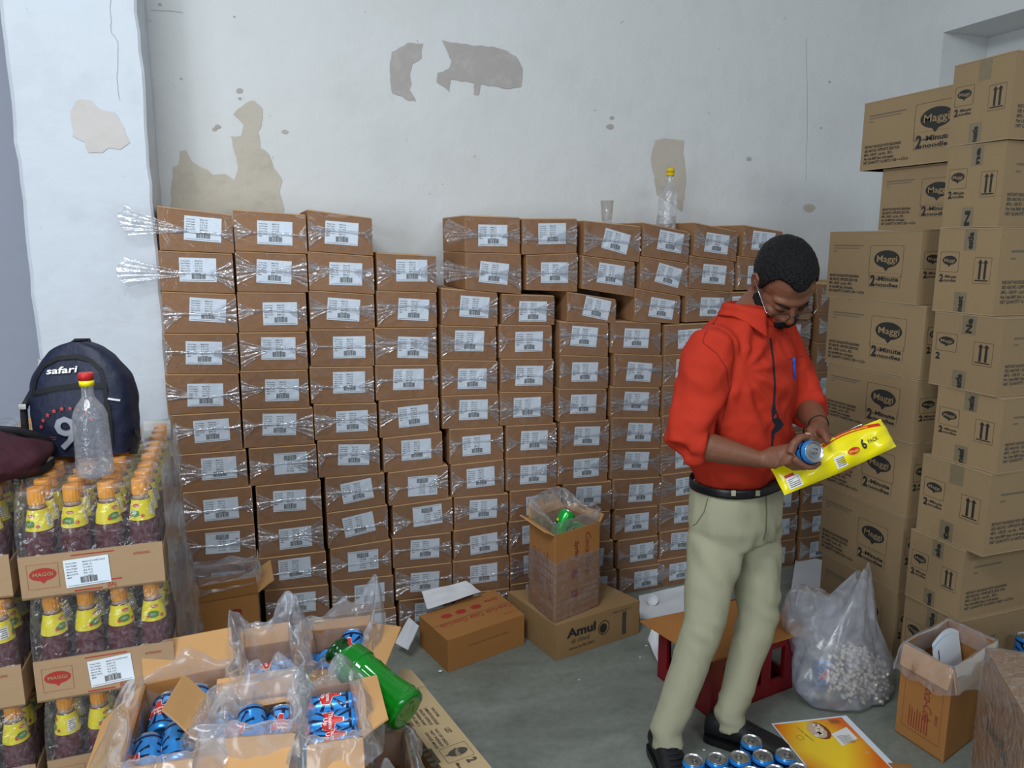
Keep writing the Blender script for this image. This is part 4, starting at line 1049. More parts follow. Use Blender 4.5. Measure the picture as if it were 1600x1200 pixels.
b = MB(); b.lathe([(.026, Lb*.875), (.0275, Lb*.89), (.0265, Lb*.955), (.033, Lb*.965), (.035, Lb*.98), (.033, Lb*1.0), (.025, Lb*1.0), (.024, Lb*.9)], 40, 0, cap=False)
b.build('bottle_neck', simple('dark_green_neck', '06400e', rough=.15, coat=.4), parent=gb)
# collapsed noodle carton on the floor under the bottle
zc = .298
FQ = qpx([(640, 1215), (790, 1215), (664, 1068), (600, 1085)], zc)
FQ[0] = (FQ[0][0]-.02, FQ[0][1]-.02); FQ[3] = (.345, FQ[3][1]); FQ[0] = (.345, FQ[0][1]) if FQ[0][0] < .345 else FQ[0]
a0 = at(662, 1070, Z=zc); a1 = at(772, 1204, Z=zc); dr = (a1-a0).normalized(); a1 = a1+dr*.12; side = Vector((dr.y, -dr.x, 0))
wq = .105; FQ = [tuple((a1+side*wq)[:2]), tuple(a1[:2]), tuple(a0[:2]), tuple((a0+side*wq)[:2])]
if side.x > 0: FQ = [tuple((a1-side*wq)[:2]), tuple(a1[:2]), tuple(a0[:2]), tuple((a0-side*wq)[:2])]
o, A, B = closed_carton('pale_noodle_carton', 'pale printed noodle carton lying on the floor beneath the green bottle', FQ, .001, zc-.001, M['flat'], None)
Lf = (a1-a0).length
PF_ = face_frame((a0.x-FQ[0][0], a0.y-FQ[0][1], zc-.001+.0004), -dr, Vector((0, 0, 0)) + (side if side.x > 0 else side))
# reading direction runs from the far end towards the camera
x_ = dr; y_ = Vector((-x_.y, x_.x, 0)); org = Vector((a0.x, a0.y, 0)); inside = -1 if y_.x > 0 else 1
TT = face_frame((a0.x-FQ[0][0], a0.y-FQ[0][1], zc-.001+.0004), x_, y_)
p = MB(); s_ = inside
def ptxt(s, x, d, h, w): text(p, s, x, -d-h if s_ < 0 else d, h, w=w, mi=0, T=TT, bold=.02)
for i, s in enumerate(['2-MINUTE NOODLES', 'SALES OFFICE', 'LUDHIANA PLANT', 'MFD BY UNIT 3', 'NEW DELHI OFFICE']): ptxt(s, .105, .038+i*.015, .008, .085-.006*i)
ptxt('FOR STORE', .115, .022, .007, .045)
for i, s in enumerate(['NO OF UNITS', 'NET WEIGHT', 'GROSS MASS']): ptxt(s, .205, .052+i*.014, .007, .075)
ptxt('LIST', .215, .022, .014, .022)
for i in range(16): rect(p, .05+i*.021, -.125, .062+i*.021, -.108, 0, TT)
ptxt('HANDLING GUIDELINES', .06, .15, .012, .23)
ring(p, rrect(.285, -.085, .345, -.012, .006), .0012, 0, TT)
disc(p, bubble(.315, -.045, .014, .026), 0, TT); text(p, 'Maggi', .298, -.050, .010, w=.034, mi=1, T=TT, lift=.001, bold=.01)
text(p, '2', .352, -.040, .024, w=.014, mi=0, T=TT, bold=.05); text(p, 'Minute', .352, -.070, .008, w=.03, mi=0, T=TT, bold=.03)
rect(p, .27, -.105, .33, -.098, 0, TT)
p.build('printing', [M['ink_soft'], M['flat']], parent=o)
b = MB(); e0 = B[3].lerp(B[2], .25); e1 = B[2]+(B[1]-B[2]).normalized()*.01; v = Vector((.01, .0, 0))
b.add([], []); fdir = (B[2]-B[1]).normalized(); b.hexa([e0, e1, e1+fdir*.05+Vector((-.02, 0, .028)), e0+fdir*.07+Vector((.03, 0, .028)), e0+Vector((0, 0, .003)), e1+Vector((0, 0, .003)), e1+fdir*.05+Vector((-.02, 0, .031)), e0+fdir*.07+Vector((.03, 0, .031))])
b.build('flap', M['flat'], parent=o)

# ================================================================ cartons and sheets in the middle
Cq = [at(700, 1051, Z=0), at(819, 1007, Z=0), at(772, 921, Z=.127), at(655, 962, Z=.127)]; Cq = [tuple(p[:2]) for p in Cq]
o, A, B = closed_carton('cola_carton', 'orange-brown closed cola carton on the floor with red script lettering', Cq, .001, .126, M['coke'], None)
xd = (B[1]-B[0]); yd = (B[3]-B[0]); Lx = xd.length; Ly = yd.length
TT = face_frame(B[2]+Vector((0, 0, .0004)), -xd, -yd)    # the lettering is read from the far side
p = MB()
for i, (s, x, w) in enumerate([('Coca-Cola', .0, .115), ('Coke', .13, .06), ('Coca-Cola', .205, .115)]): text(p, s, x+.02, Ly*.60, .028, w=w, mi=0, T=TT, shear=.35, bold=.005)
text(p, 'Sprite', .035, Ly*.28, .020, w=.06, mi=0, T=TT, shear=.2, bold=.02)
for i, x in enumerate((.145, .215, .28)):
    disc(p, [(x+.024*cos(k*pi/6)*(1.15 if k % 2 else .8), Ly*.38+.017*sin(k*pi/6)) for k in range(12)], 0, TT)
text(p, 'KEEP COOL AND DRY', .02, Ly*.88, .005, w=.07, mi=0, T=TT)
p.build('printing', [M['red_ink']], parent=o)
p = MB(); TF = face_frame(A[0]+Vector((0, 0, 0))-Vector((xd.y, -xd.x, 0)).normalized()*-.0006, xd, (0, 0, 1))
text(p, 'a product of the coca-cola company', .09, .075, .006, w=.18, mi=0, T=TF); p.build('side_printing', [M['red_ink2']], parent=o)
b = MB(); m0 = (B[0]+B[3])/2; m1 = (B[1]+B[2])/2; n_ = yd.normalized()*.0008; b.hexa([m0-n_, m1-n_, m1+n_, m0+n_, m0-n_+Vector((0, 0, .0006)), m1-n_+Vector((0, 0, .0006)), m1+n_+Vector((0, 0, .0006)), m0+n_+Vector((0, 0, .0006))])
b.build('lid_seam', M['ink_soft'], parent=o)
# worn carton with black brand lettering
za = .143
Aq = [at(868, 1033, Z=0), at(998, 990, Z=0), at(935, 908, Z=za), at(793, 924, Z=za)]; Aq = [tuple(p[:2]) for p in Aq]; Aq[2] = (Aq[2][0], min(Aq[2][1], 2.84)); Aq[3] = (Aq[3][0], min(Aq[3][1], 2.80))
o, A, B = closed_carton('dairy_carton', 'scuffed brown carton with black blackletter-style printing under the tall open carton', Aq, .001, za-.001, M['amul'], None)
xd = B[1]-B[0]; TF = face_frame(A[0]+Vector((xd.y, -xd.x, 0)).normalized()*.0006, xd, (0, 0, 1)); p = MB()
text(p, 'Amul', .05, .078, .034, w=.135, mi=0, T=TF, bold=.04); text(p, 'dil chhod', .07, .05, .017, w=.085, mi=1, T=TF, bold=.01)
text(p, 'cannot be RE-USED', .06, .026, .009, w=.12, mi=0, T=TF, bold=.01)
ring(p, [(.225+.027*cos(i*pi/10), .075+.030*sin(i*pi/10)) for i in range(20)], .003, 0, TF)
disc(p, [(.222+.017*cos(i*pi/8)*(1.1 if i % 2 else .9), .073+.020*sin(i*pi/8)) for i in range(16)], 0, TF)
rect(p, .315, .02, .335, .115, 1, TF); text(p, 'MILK PRODUCT', .27, .12, .008, w=.09, mi=1, T=TF)
p.build('printing', [M['ink'], M['ink_soft']], parent=o)
b = MB(); m0 = (B[0]+B[3])/2; m1 = (B[1]+B[2])/2; w_ = (B[3]-B[0]).normalized()*.024; b.hexa([m0-w_, m1-w_, m1+w_, m0+w_, m0-w_+Vector((0, 0, .0006)), m1-w_+Vector((0, 0, .0006)), m1+w_+Vector((0, 0, .0006)), m0+w_+Vector((0, 0, .0006))])
b.build('tape', simple('old_clear_tape', '9a8461', rough=.25), parent=o)
# tall open carton with green cans, wrapped in film, on top of it
zs0, zs1 = za+.001, .49
Sq = [(1.045, 2.462), (1.262, 2.535), (1.205, 2.745), (1.02, 2.66)]
o = carton_shell('tall_open_carton', 'tall open carton of green lemon-drink cans wrapped in film, standing on the scuffed carton', Sq, zs0, zs1, M['coke'], M['coke_in'],
    [(3, .05, 35, .0), (1, .045, 30, .1), (2, .07, 60, .15)], dict(seed=8, up=.03, out=.01, down=-.05, peaks=((.6, .05, .12), (.8, .04, .1)), amp=.022))
xd = Vector((Sq[1][0]-Sq[0][0], Sq[1][1]-Sq[0][1], 0)); xl = Vector((Sq[0][0]-Sq[3][0], Sq[0][1]-Sq[3][1], 0))
TF = face_frame(Vector((xd.y, -xd.x, 0)).normalized()*.0008, xd, (0, 0, 1)); p = MB()
text(p, 'Coca-Cola', .155, .32, .026, w=.17, mi=0, T=TF, shear=.3, rot=-pi/2); text(p, 'Sprite', .10, .30, .020, w=.07, mi=0, T=TF, shear=.2, rot=-pi/2, bold=.02)
for z_ in (.17, .09): disc(p, [(.10+.017*cos(k*pi/6), z_+.018*sin(k*pi/6)*(1.2 if k % 3 else .7)) for k in range(12)], 0, TF)
TL_ = face_frame(Vector((Sq[3][0]-Sq[0][0], Sq[3][1]-Sq[0][1], 0))+Vector((xl.y, -xl.x, 0)).normalized()*.0008, xl, (0, 0, 1))
text(p, 'INGREDIENTS CARBONATED WATER', .14, .26, .010, w=.15, mi=0, T=TL_, rot=-pi/2)
for i in range(7): rect(p, .04+i*.013, .10, .043+i*.013, .25-.01*(i % 3), 0, TL_)
text(p, 'Coca-Cola', .16, .20, .018, w=.12, mi=0, T=TL_, shear=.3, rot=-pi/2)
p.build('printing', M['red_ink2'], parent=o)
# film wound round its lower half
b = MB(); QB = q3(Sq, 0); cq = sum(QB, Vector())/4
def wf(u, v):
    s = (u % 1)*4; k = int(s) % 4; t_ = s-int(s); p_ = QB[k].lerp(QB[(k+1) % 4], t_); rad = (p_-cq).normalized()
    return p_ - Vector((Sq[0][0], Sq[0][1], 0)) + rad*(.003+.006*abs(nz((u*3, v*26, 1), 1))+.006*max(0, .15-v)*6*abs(nz((u*10, 0, 1), 1))) + Vector((0, 0, .002+.235*v+.02*nz((u*4, 0, 3), 1)*v))
b.grid(wf, 80, 40, 0, closeu=True); b.build('wound_film', M['film_wound'], parent=o)
ci = sum(q3(Sq, zs1), Vector())/4
can_axis(ci+Vector((-.005, -.015, -.010)), (.45, .1, .75), .9, 'bright green lemon-drink can sticking out of the tall open carton', 'lime')
can_axis(ci+Vector((-.02, -.070, -.055)), (1, .25, .12), 2.2, 'green lemon-drink can under the film at the front of the tall carton', 'lime')
can_axis(ci+Vector((.075, .02, -.075)), (.3, 1, .2), .3, 'green lemon-drink can low at the right of the tall carton', 'lime')
# white foam sheets
def sheet(name, lab, pts, thick, mat, cat, bump=.0, grp=None):
    b = MB(); P = [Vector(p) for p in pts]; n = (P[1]-P[0]).cross(P[2]-P[0]).normalized()
    if n.z < 0: n = -n
    c = sum(P, Vector())/len(P); N_ = 12
    def fn(u, v): 
        q = P[0].lerp(P[1], u).lerp(P[3].lerp(P[2], u), v); return q + n*bump*(nz((u*3, v*3, c.x*9), 1)) - c
    b.grid(fn, N_, N_, 0); b.grid(lambda u, v: fn(1-u, v)+n*thick, N_, N_, 0)
    def rim(u, v):
        s = u*4; k = min(3, int(s)); t = s-k; a, d_ = [(t, 0), (1, t), (1-t, 1), (0, 1-t)][k]; return fn(a, d_)+n*thick*v
    b.grid(rim, 49, 2, 0, smooth=False)
    o = b.build(name, mat, M4=Matrix.Translation(c)); tag(o, lab, cat, grp); return o
def pz_(x, y, z): return tuple(at(x, y, Z=z))
o = sheet('foam_sheet', 'white foam sheet crumpled behind the cola carton', [at(668, 952, Z=.155), at(752, 925, Z=.155), at(728, 908, Z=.20), at(658, 925, Z=.20)], .003, M['foam'], 'sheet', .012)
sheet('foam_sheet', 'narrow white foam strip tilted against the left end of the cola carton', [at(618, 1005, Z=.05), at(638, 1016, Z=.05), at(655, 978, Z=.12), at(640, 965, Z=.12)], .005, M['foam'], 'sheet', .002)
sheet('foam_sheet', 'large white sheet on the floor between the scuffed carton and the crate', [at(1000, 968, Z=.012), at(1070, 958, Z=.012), at(1085, 912, Z=.012), at(998, 932, Z=.012)], .004, M['foam'], 'sheet', .006)
sheet('foam_sheet', 'bent white sheet hanging off beside the crate corner', [at(1012, 1000, Z=.03), at(1030, 1040, Z=.004), at(1042, 1008, Z=.02), at(1022, 972, Z=.10)], .003, M['foam'], 'sheet', .004)
sheet('foam_sheet', 'white sheet on the floor behind the man\'s left leg', [at(1236, 922, Z=.01), at(1300, 935, Z=.01), at(1305, 880, Z=.01), at(1244, 868, Z=.01)], .005, M['foam'], 'sheet', .004)
q = at(1019, 933, Z=.045)
b = MB(); b.lathe([(.022, 0), (.024, .003), (.024, .016), (.0225, .017), (.021, .010), (.001, .010)], 28, 0); o = b.build('paper_cup', M['foam'], M4=frame((q.x, q.y, .030), (-.35, -.75, .55))); tag(o, 'small white tub with red rim on the floor sheet', 'tub')
b = MB(); b.lathe([(.0245, .002), (.0245, .010)], 28, 0, cap=False); b.build('rim', M['red_print'], parent=o)
# ================================================================ red bottle crate with a card sheet on top
c0, c1, c3 = Vector((1.384, 1.94, 0)), Vector((1.765, 2.0, 0)), Vector((1.352, 2.225, 0)); c2 = c1+c3-c0; ZC = .215
cr = empty('bottle_crate', tuple(c0)); tag(cr, 'red plastic bottle crate on the floor behind the man\'s legs', 'crate')
redp = simple('crate_red', '75101a', rough=.35, var=.08); QC = [c0, c1, c2, c3]
b = MB()
for i in range(4):
    a, d_ = QC[i]-c0, QC[(i+1) % 4]-c0; e = (d_-a).normalized(); n = Vector((-e.y, e.x, 0))*.012; L_ = (d_-a).length
    def pan(t0, t1, z0, z1): b.hexa([a+e*t0+Vector((0, 0, z0)), a+e*t1+Vector((0, 0, z0)), a+e*t1+n+Vector((0, 0, z0)), a+e*t0+n+Vector((0, 0, z0)), a+e*t0+Vector((0, 0, z1)), a+e*t1+Vector((0, 0, z1)), a+e*t1+n+Vector((0, 0, z1)), a+e*t0+n+Vector((0, 0, z1))])
    pan(0, L_, .002, .055); pan(0, L_, .175, ZC)
    k = 3 if L_ > .33 else 2
    for j in range(k+1):
        w_ = .05 if j in (0, k) else .045; t0 = (L_-w_)*j/k; pan(t0, t0+w_, .055, .175)
b.poly([q-c0 for q in QC], (0, 0, .006)); b.build('crate_body', redp, parent=cr)
b = MB()
for i in range(3):
    for j in range(2):
        p_ = (c1-c0)*(.2+.3*i)+(c3-c0)*(.28+.42*j); b.lathe([(.028, .01), (.030, .08), (.028, .13), (.013, .18), (.0135, .195)], 14, 0, Matrix.Translation(p_))
b.build('empty_bottles', simple('dark_bottle_glass', '23181a', rough=.15, coat=.4), parent=cr)
bm_ = [at(1000, 972, Z=ZC+.004), at(1105, 1037, Z=ZC+.004), at(1276, 985, Z=ZC+.004), at(1150, 940, Z=ZC+.004)]
sh = sheet('card_sheet', 'brown corrugated card sheet laid on top of the red crate', [bm_[0], bm_[1], bm_[2], bm_[3]], .006, card('card_sheet_brown', 'a8713c'), 'card sheet', .002)
# ================================================================ right foreground
zt = .31
Kq = [at(1412, 1004, Z=zt), at(1490, 1046, Z=zt), at(1556, 1002, Z=zt), at(1482, 968, Z=zt)]; Kq = [tuple(p[:2]) for p in Kq]
Kq = [Kq[0], Kq[1], Kq[2], Kq[3]]
o = carton_shell('lined_carton', 'open cola carton with a poly liner folded over its rim and papers inside', Kq, .001, zt, M['coke'], M['coke_in'],
    [(0, .07, -80, .02), (1, .07, -78, .02)], dict(seed=11, up=.008, out=.030, down=.085, ins=.05, amp=.010))
xd = Vector((Kq[1][0]-Kq[0][0], Kq[1][1]-Kq[0][1], 0)); TF = face_frame(Vector((xd.y, -xd.x, 0)).normalized()*.0008, xd, (0, 0, 1)); p = MB(); Lk = xd.length
text(p, 'Coca-Cola', Lk*.52, .225, .030, w=.13, mi=0, T=TF, shear=.3, rot=-pi/2)
for i in range(8): rect(p, Lk*.25+i*.009, .05, Lk*.25+i*.009+.003, .12-.006*(i % 3), 0, TF)
ring(p, [(Lk*.12, .04), (Lk*.88, .04), (Lk*.88, .24), (Lk*.12, .24)], .0015, 0, TF); text(p, 'STORE', Lk*.82, .10, .010, w=.035, mi=0, T=TF, rot=pi/2)
p.build('printing', M['red_ink2'], parent=o)
ck_ = sum(q3(Kq, zt), Vector())/4
b = MB()
def pap(u, v): return Vector((.02-.085+.17*u, -.02+.05*u, -.12+.11*v+.035*sin(pi*(u*.9+.1))*v)) + Vector((0, .03*v, 0))
b.grid(pap, 14, 8, 0); b.grid(lambda u, v: pap(u, v)+Vector((-.012, -.014, -.012)), 14, 8, 0)
o = b.build('paper_sheets', M['paper'], M4=Matrix.Translation(ck_)); tag(o, 'curled white paper sheets standing in the lined carton', 'paper')
p = MB(); p.grid(lambda u, v: pap(.16+.03*u, .45+.4*v)+Vector((-.012, -.0150, -.012)), 3, 6, 0); p.build('heading_print', M['ink_soft'], parent=o)
# film wrapped carton cut by the frame, right edge
zw = .42
w0 = at(1540, 1012, Z=zw); w1 = at(1600, 1114, Z=zw); e = (w1-w0).normalized(); w1 = w0+e*.36; n_ = Vector((-e.y, e.x, 0)); n_ = n_ if n_.x > 0 else -n_
Wq = [tuple(w1[:2]), tuple((w1+n_*.28)[:2]), tuple((w0+n_*.28)[:2]), tuple(w0[:2])]
o, A, B = closed_carton('wrapped_big_carton', 'large film-wrapped carton at the lower right corner of the picture', Wq, .001, zw-.001, card('wrapped_card_brown', 'a8845f'), None)
p = MB(); TF = face_frame(A[3]+(-n_)*.0008, e, (0, 0, 1))
text(p, 'nestle', .09, .225, .05, w=.17, mi=0, T=TF, bold=.03); ring(p, [(.17+.11*cos(i*pi/12), .25+.075*sin(i*pi/12)) for i in range(24)], .002, 1, TF); ring(p, [(.22+.06*cos(i*pi/12), .27+.09*sin(i*pi/12)) for i in range(24)], .002, 1, TF)
p.build('printing', [M['ink_soft'], M['ink_grey']], parent=o)
b = MB()
b.grid(lambda u, v: A[3].lerp(A[0], u)+Vector((0, 0, zw*v))-n_*(.004+.004*abs(nz((u*9, v*7, 0), 1))), 24, 24, 0)
b.grid(lambda u, v: B[3].lerp(B[0], u)+n_*(.28*v)+Vector((0, 0, .003+.006*abs(nz((u*8, v*9, 5), 1))))-n_*.004*(1-v), 30, 30, 0)
b.grid(lambda u, v: A[3].lerp(A[2], u)+Vector((0, 0, zw*v))-e*(.004+.003*abs(nz((u*9, v*7, 0), 1))), 16, 16, 0)
b.build('plastic_wrap', M['film'], parent=o)
# flat carton and a lone can behind it
closed_carton('flat_carton', 'flat brown carton in the shade between the wrapped carton and the noodle stack', [(2.235, 1.47), (2.50, 1.47), (2.50, 1.71), (2.235, 1.71)], .001, .128, M['coke'], None)
q = at(1577, 980, Z=.245); can(Matrix.Translation((q.x, min(max(q.y, 1.50), 1.67), .131)) @ Matrix.Rotation(-.7, 4, 'Z'), 'blue cola can standing alone in the shade by the noodle stack')
# ---- printed noodle-pack sheet on the floor
s0, s1, s2, s3 = at(1205, 1131, Z=.003), at(1322, 1118, Z=.003), at(1440, 1203, Z=.003), at(1262, 1216, Z=.003)
d1 = (s2-s1).normalized(); s2 = s1+d1*.42; s3 = s0+d1*.44
b = MB(); U = s1-s0; V = s3-s0; L1, L2 = U.length, V.length
T0 = face_frame(s0, U, -V); T0.translation = s0
b.box((0, -L2, -.001), (L1, 0, .001), 0, None); o = b.build('printed_board', M['paper'], M4=T0); tag(o, 'yellow and orange printed cardboard sheet lying on the floor beside the cans', 'printed sheet')
ym, nt, bb2 = new_mat('yellow_orange_print'); tc = nd(nt, 'ShaderNodeTexCoord'); sx = nd(nt, 'ShaderNodeSeparateXYZ'); nt.links.new(tc.outputs['Object'], sx.inputs[0])
def mth(op, a, b_=None):
    n = nd(nt, 'ShaderNodeMath', operation=op)
    for i, s in enumerate((a, b_)):
        if s is None: continue
        if isinstance(s, (int, float)): n.inputs[i].default_value = s
        else: nt.links.new(s, n.inputs[i])
    return n.outputs[0]
ex = mth('ABSOLUTE', mth('SUBTRACT', sx.outputs[0], L1*.40)); ey = mth('ABSOLUTE', mth('ADD', sx.outputs[1], .14))
dd = mth('ADD', mth('MULTIPLY', ex, 5.5), mth('MULTIPLY', ey, 3.2))
cr_ = nd(nt, 'ShaderNodeValToRGB'); cr_.color_ramp.elements[0].position = .35; cr_.color_ramp.elements[0].color = lin('f6cf1e'); cr_.color_ramp.elements[1].position = .95; cr_.color_ramp.elements[1].color = lin('e06a1c')
nt.links.new(dd, cr_.inputs[0]); nt.links.new(cr_.outputs[0], bb2.inputs[0]); bb2.inputs['Roughness'].default_value = .3
p = MB(); rect(p, .004, -L2, L1-.022, -.008, 0, None, .0018)
disc(p, [(L1*.50+.032*cos(i*pi/10), -.062+.044*sin(i*pi/10)) for i in range(20)], 1, None, .0024)
disc(p, [(L1*.47+.026*cos(i*pi/10)*(1+.15*(i % 2)), -.060+.040*sin(i*pi/10)) for i in range(20)], 2, None, .0030)
rr_ = random.Random(2)
for k in range(10):
    cx, cy = L1*.47+rr_.uniform(-.018, .018), -.062+rr_.uniform(-.028, .028); disc(p, [(cx+.008*cos(i*pi/4), cy+.007*sin(i*pi/4)) for i in range(8)], 3, None, .0034)
q4 = [(L1*.60, -.085), (L1*.86, -.060), (L1*.86, -.120), (L1*.60, -.145)]
disc(p, q4, 4, None, .0030)
for i in range(8): rect(p, L1*.64, -.10-.005*i, L1*.80, -.0985-.005*i, 5, None, .0036)
for i, s in enumerate(['serving suggestion', 'real vegetables', 'noodles']): text(p, s, L1*.26, -.035-.012*i*0, .006, w=.075, mi=5, rot=-pi/2+.2, lift=.003) if i == 0 else None
ring(p, [(L1*.20+.012*cos(i*pi/8), -.085+.012*sin(i*pi/8)) for i in range(16)], .0012, 5, None, .0028)
for i in range(5): rect(p, L1*.72, -.02-.004*i, L1*.84, -.0185-.004*i, 5, None, .003)
for a, c in ((L1*.66, -.022), (L1*.80, -.19)): ring(p, [(a, c), (a+.008, c), (a+.008, c+.008), (a, c+.008)], .001, 4, None, .003)
p.build('pack_print', [ym, simple('bowl_brown', '7b3f1c', rough=.4), simple('oat_cream', 'cdb39a', rough=.5), simple('oat_light', 'e6d9c4', rough=.5), M['white_print'], M['ink_grey']], parent=o)
# ---- cans standing in rows at the bottom of the picture
lids = [(1196, 1153), (1084, 1186), (1122, 1184), (1158, 1181), (1195, 1178), (1236, 1181)]
W0 = at(1084, 1186, Z=CH); W4 = at(1236, 1181, Z=CH); pos = []
ux = Vector((1, -.31, 0)).normalized(); base = at(1084, 1187, Z=CH)
row1 = [Vector((base.x, base.y, 0)) + Vector((.0655*i, -.0165*i+(.0 if i < 4 else 0), 0)) for i in range(5)]
back = Vector((row1[3].x+.012, row1[3].y+.068, 0))
row2 = [Vector((row1[0].x-.012+.0665*i, row1[0].y-.0665-.0165*i, 0)) for i in range(5)]
pos = [(back, 'the one behind the others')] + [(p_, f"{ORD[i]} from the left in the far row") for i, p_ in enumerate(row1)] + [(p_, f"{ORD[i]} from the left in the cut-off near row") for i, p_ in enumerate(row2)]
for i, (p_, s) in enumerate(pos):
    can(Matrix.Translation((p_.x, p_.y, .001)) @ Matrix.Rotation(i*1.7, 4, 'Z'), f'blue can standing on the floor, {s}', grp='blue cans standing in rows on the floor')
# ================================================================ clear bag of white puffs, with a can beside them
bc = Vector((1.935, 1.905, 0))
bg = empty('plastic_bag', tuple(bc)); tag(bg, 'large milky plastic bag of white puffs sagging on the floor', 'bag')
b = MB()
def bagf(u, v):
    a = 2*pi*u; ca, sa = cos(a), sin(a)
    r = (.168+.025*sin(a*2+1))*(1 if v < .30 else 1-.86*((v-.30)/.70)**1.5) * (.84+.16*min(1, v*5))
    if v < .03: r *= .3
    r *= 1+.12*nz((ca*2, sa*2, v*3), 1, 5)+.07*nz((ca*6, sa*6, v*6), 1, 6)
    z = .004+.43*v**1.15 + .05*v*nz((ca*1.5, sa*1.5, 0), 1, 7)
    off = Vector((-.13*sin(pi*v)*.5 + .04*v, .03*v, 0))
    return Vector((r*ca*1.08, r*sa*.85, z))+off
b.grid(bagf, 72, 46, 0, closeu=True); b.build('bag_film', M['film_big'], parent=bg)
b = MB()
def lobe(u, v):      # the empty upper part of the bag, fallen over to the left
    a, e = 2*pi*u, pi*v; d = Vector((sin(e)*cos(a), sin(e)*sin(a), cos(e))); k = 1+.22*nz(d*1.8, 1, 8)+.10*nz(d*5, 1, 9)+.05*abs(nz(d*11, 1, 9))
    return Vector((-.100+.125*d.x*k-.05*d.z, .085+.060*d.y*k, .235+.150*d.z*k))
b.grid(lobe, 60, 36, 0, closeu=True); b.build('loose_film', M['film_big'], parent=bg)
rp = random.Random(4); b = MB(); ico = bmesh.new(); bmesh.ops.create_icosphere(ico, subdivisions=2, radius=1); iv = [v.co.copy() for v in ico.verts]; ifc = [tuple(v.index for v in f.verts) for f in ico.faces]; ico.free()
n = 0; pts_ = []
while n < 620:
    x, y, z = rp.uniform(-.10, .10), rp.uniform(-.11, .09), rp.uniform(.008, .165)
    hgt = .165*(1-((x-.0)/.125)**2*.55-(y/.14)**2*.5)
    if z > hgt or x**2/.0098+(y+.01)**2/.0105 > 1: continue
    if any((x-q[0])**2+(y-q[1])**2+(z-q[2])**2 < .0125**2 for q in pts_[-160:]): continue
    pts_.append((x, y, z)); r = rp.uniform(.0065, .0088); n += 1
    T = Matrix.Translation((x, y, z)) @ Matrix.Rotation(rp.random()*6, 4, (rp.random(), rp.random(), .5)) @ Matrix.Diagonal((r, r*1.05, r*.8, 1))
    b.add([v*(1+.08*nz(v*2, 1, n % 7)) for v in iv], ifc, 0, True, T)
o = b.build('puffed_seeds', simple('puff_cream', 'ded6c8', rough=.8, var=.12, vscale=60), M4=Matrix.Translation(bc+Vector((.012, .004, .004)))); tag(o, 'heap of small round white puffs inside the plastic bag', 'puffed seeds', kind='stuff')
q = at(1283, 1074, Z=.0); can(Matrix.Translation((q.x, q.y, .006)) @ Matrix.Rotation(-.35, 4, 'Z'), 'blue cola can standing at the left side inside the puff bag')
q = at(1400, 1194, Z=.004); sheet('card_scrap', 'torn bit of brown card on the floor by the printed sheet', [(q.x-.03, q.y-.045, .004), (q.x+.03, q.y-.06, .004), (q.x+.035, q.y-.015, .004), (q.x-.02, q.y+.01, .004)], .003, M['coke'], 'card scrap', .001)
# ---- crumbs on the floor
for i, (x, y, r) in enumerate([(688, 1049, .006), (1010, 1009, .004), (1000, 1027, .0035), (1255, 1018, .005), (1100, 1172, .004), (1040, 1090, .003), (905, 1062, .003)]):
    q = at(x, y, Z=.002); b = MB(); b.add([Vector((v.x*r*1.3, v.y*r, v.z*r*.5+r*.5+.0005))*(1) for v in iv], ifc, 0, True)
    o = b.build('foam_crumb', M['foam'], M4=Matrix.Translation((q.x, q.y, 0)))
    tag(o, ['white crumb on the floor at the front corner of the cola carton', 'pale crumb on the floor just right of the scuffed carton', 'tiny crumb on the floor below the scuffed carton corner', 'white crumb on the floor right of the crate', 'tiny crumb on the floor between the man\'s shoes', 'tiny crumb on the floor left of the man\'s leg', 'tiny crumb on the open floor before the scuffed carton'][i], 'crumb')
# ================================================================ the man
M['skin'] = simple('skin', '784d38', rough=.5, var=.07, vscale=18, bump=.12, bscale=120)
_nt = M['skin'].node_tree; _b = _nt.nodes['Principled BSDF']; _b.inputs['Subsurface Weight'].default_value = .08; _b.inputs['Subsurface Radius'].default_value = (.02, .008, .004)
M['hair'] = simple('black_hair', '0b0a0c', rough=.5, spec=.3, var=.5, vscale=60, bump=.8, bscale=170)
M['shirt'] = simple('red_orange_cotton', 'b5321f', rough=.8, spec=.2, var=.05, vscale=10, bump=.15, bscale=500)
M['lining'] = simple('dark_lining', '1a1d2b', rough=.8)
M['trouser'] = simple('sage_beige_cotton', 'a09e85', rough=.85, spec=.2, var=.05, vscale=8, bump=.12, bscale=400)
M['shoe'] = simple('black_shoe_leather', '151416', rough=.6, bump=.2, bscale=90)
M['nail'] = simple('finger_nail', 'c49a86', rough=.35)
FW = Vector((.36, -.933, 0)).normalized(); LF = Vector((-FW.y, FW.x, 0))      # facing, his left
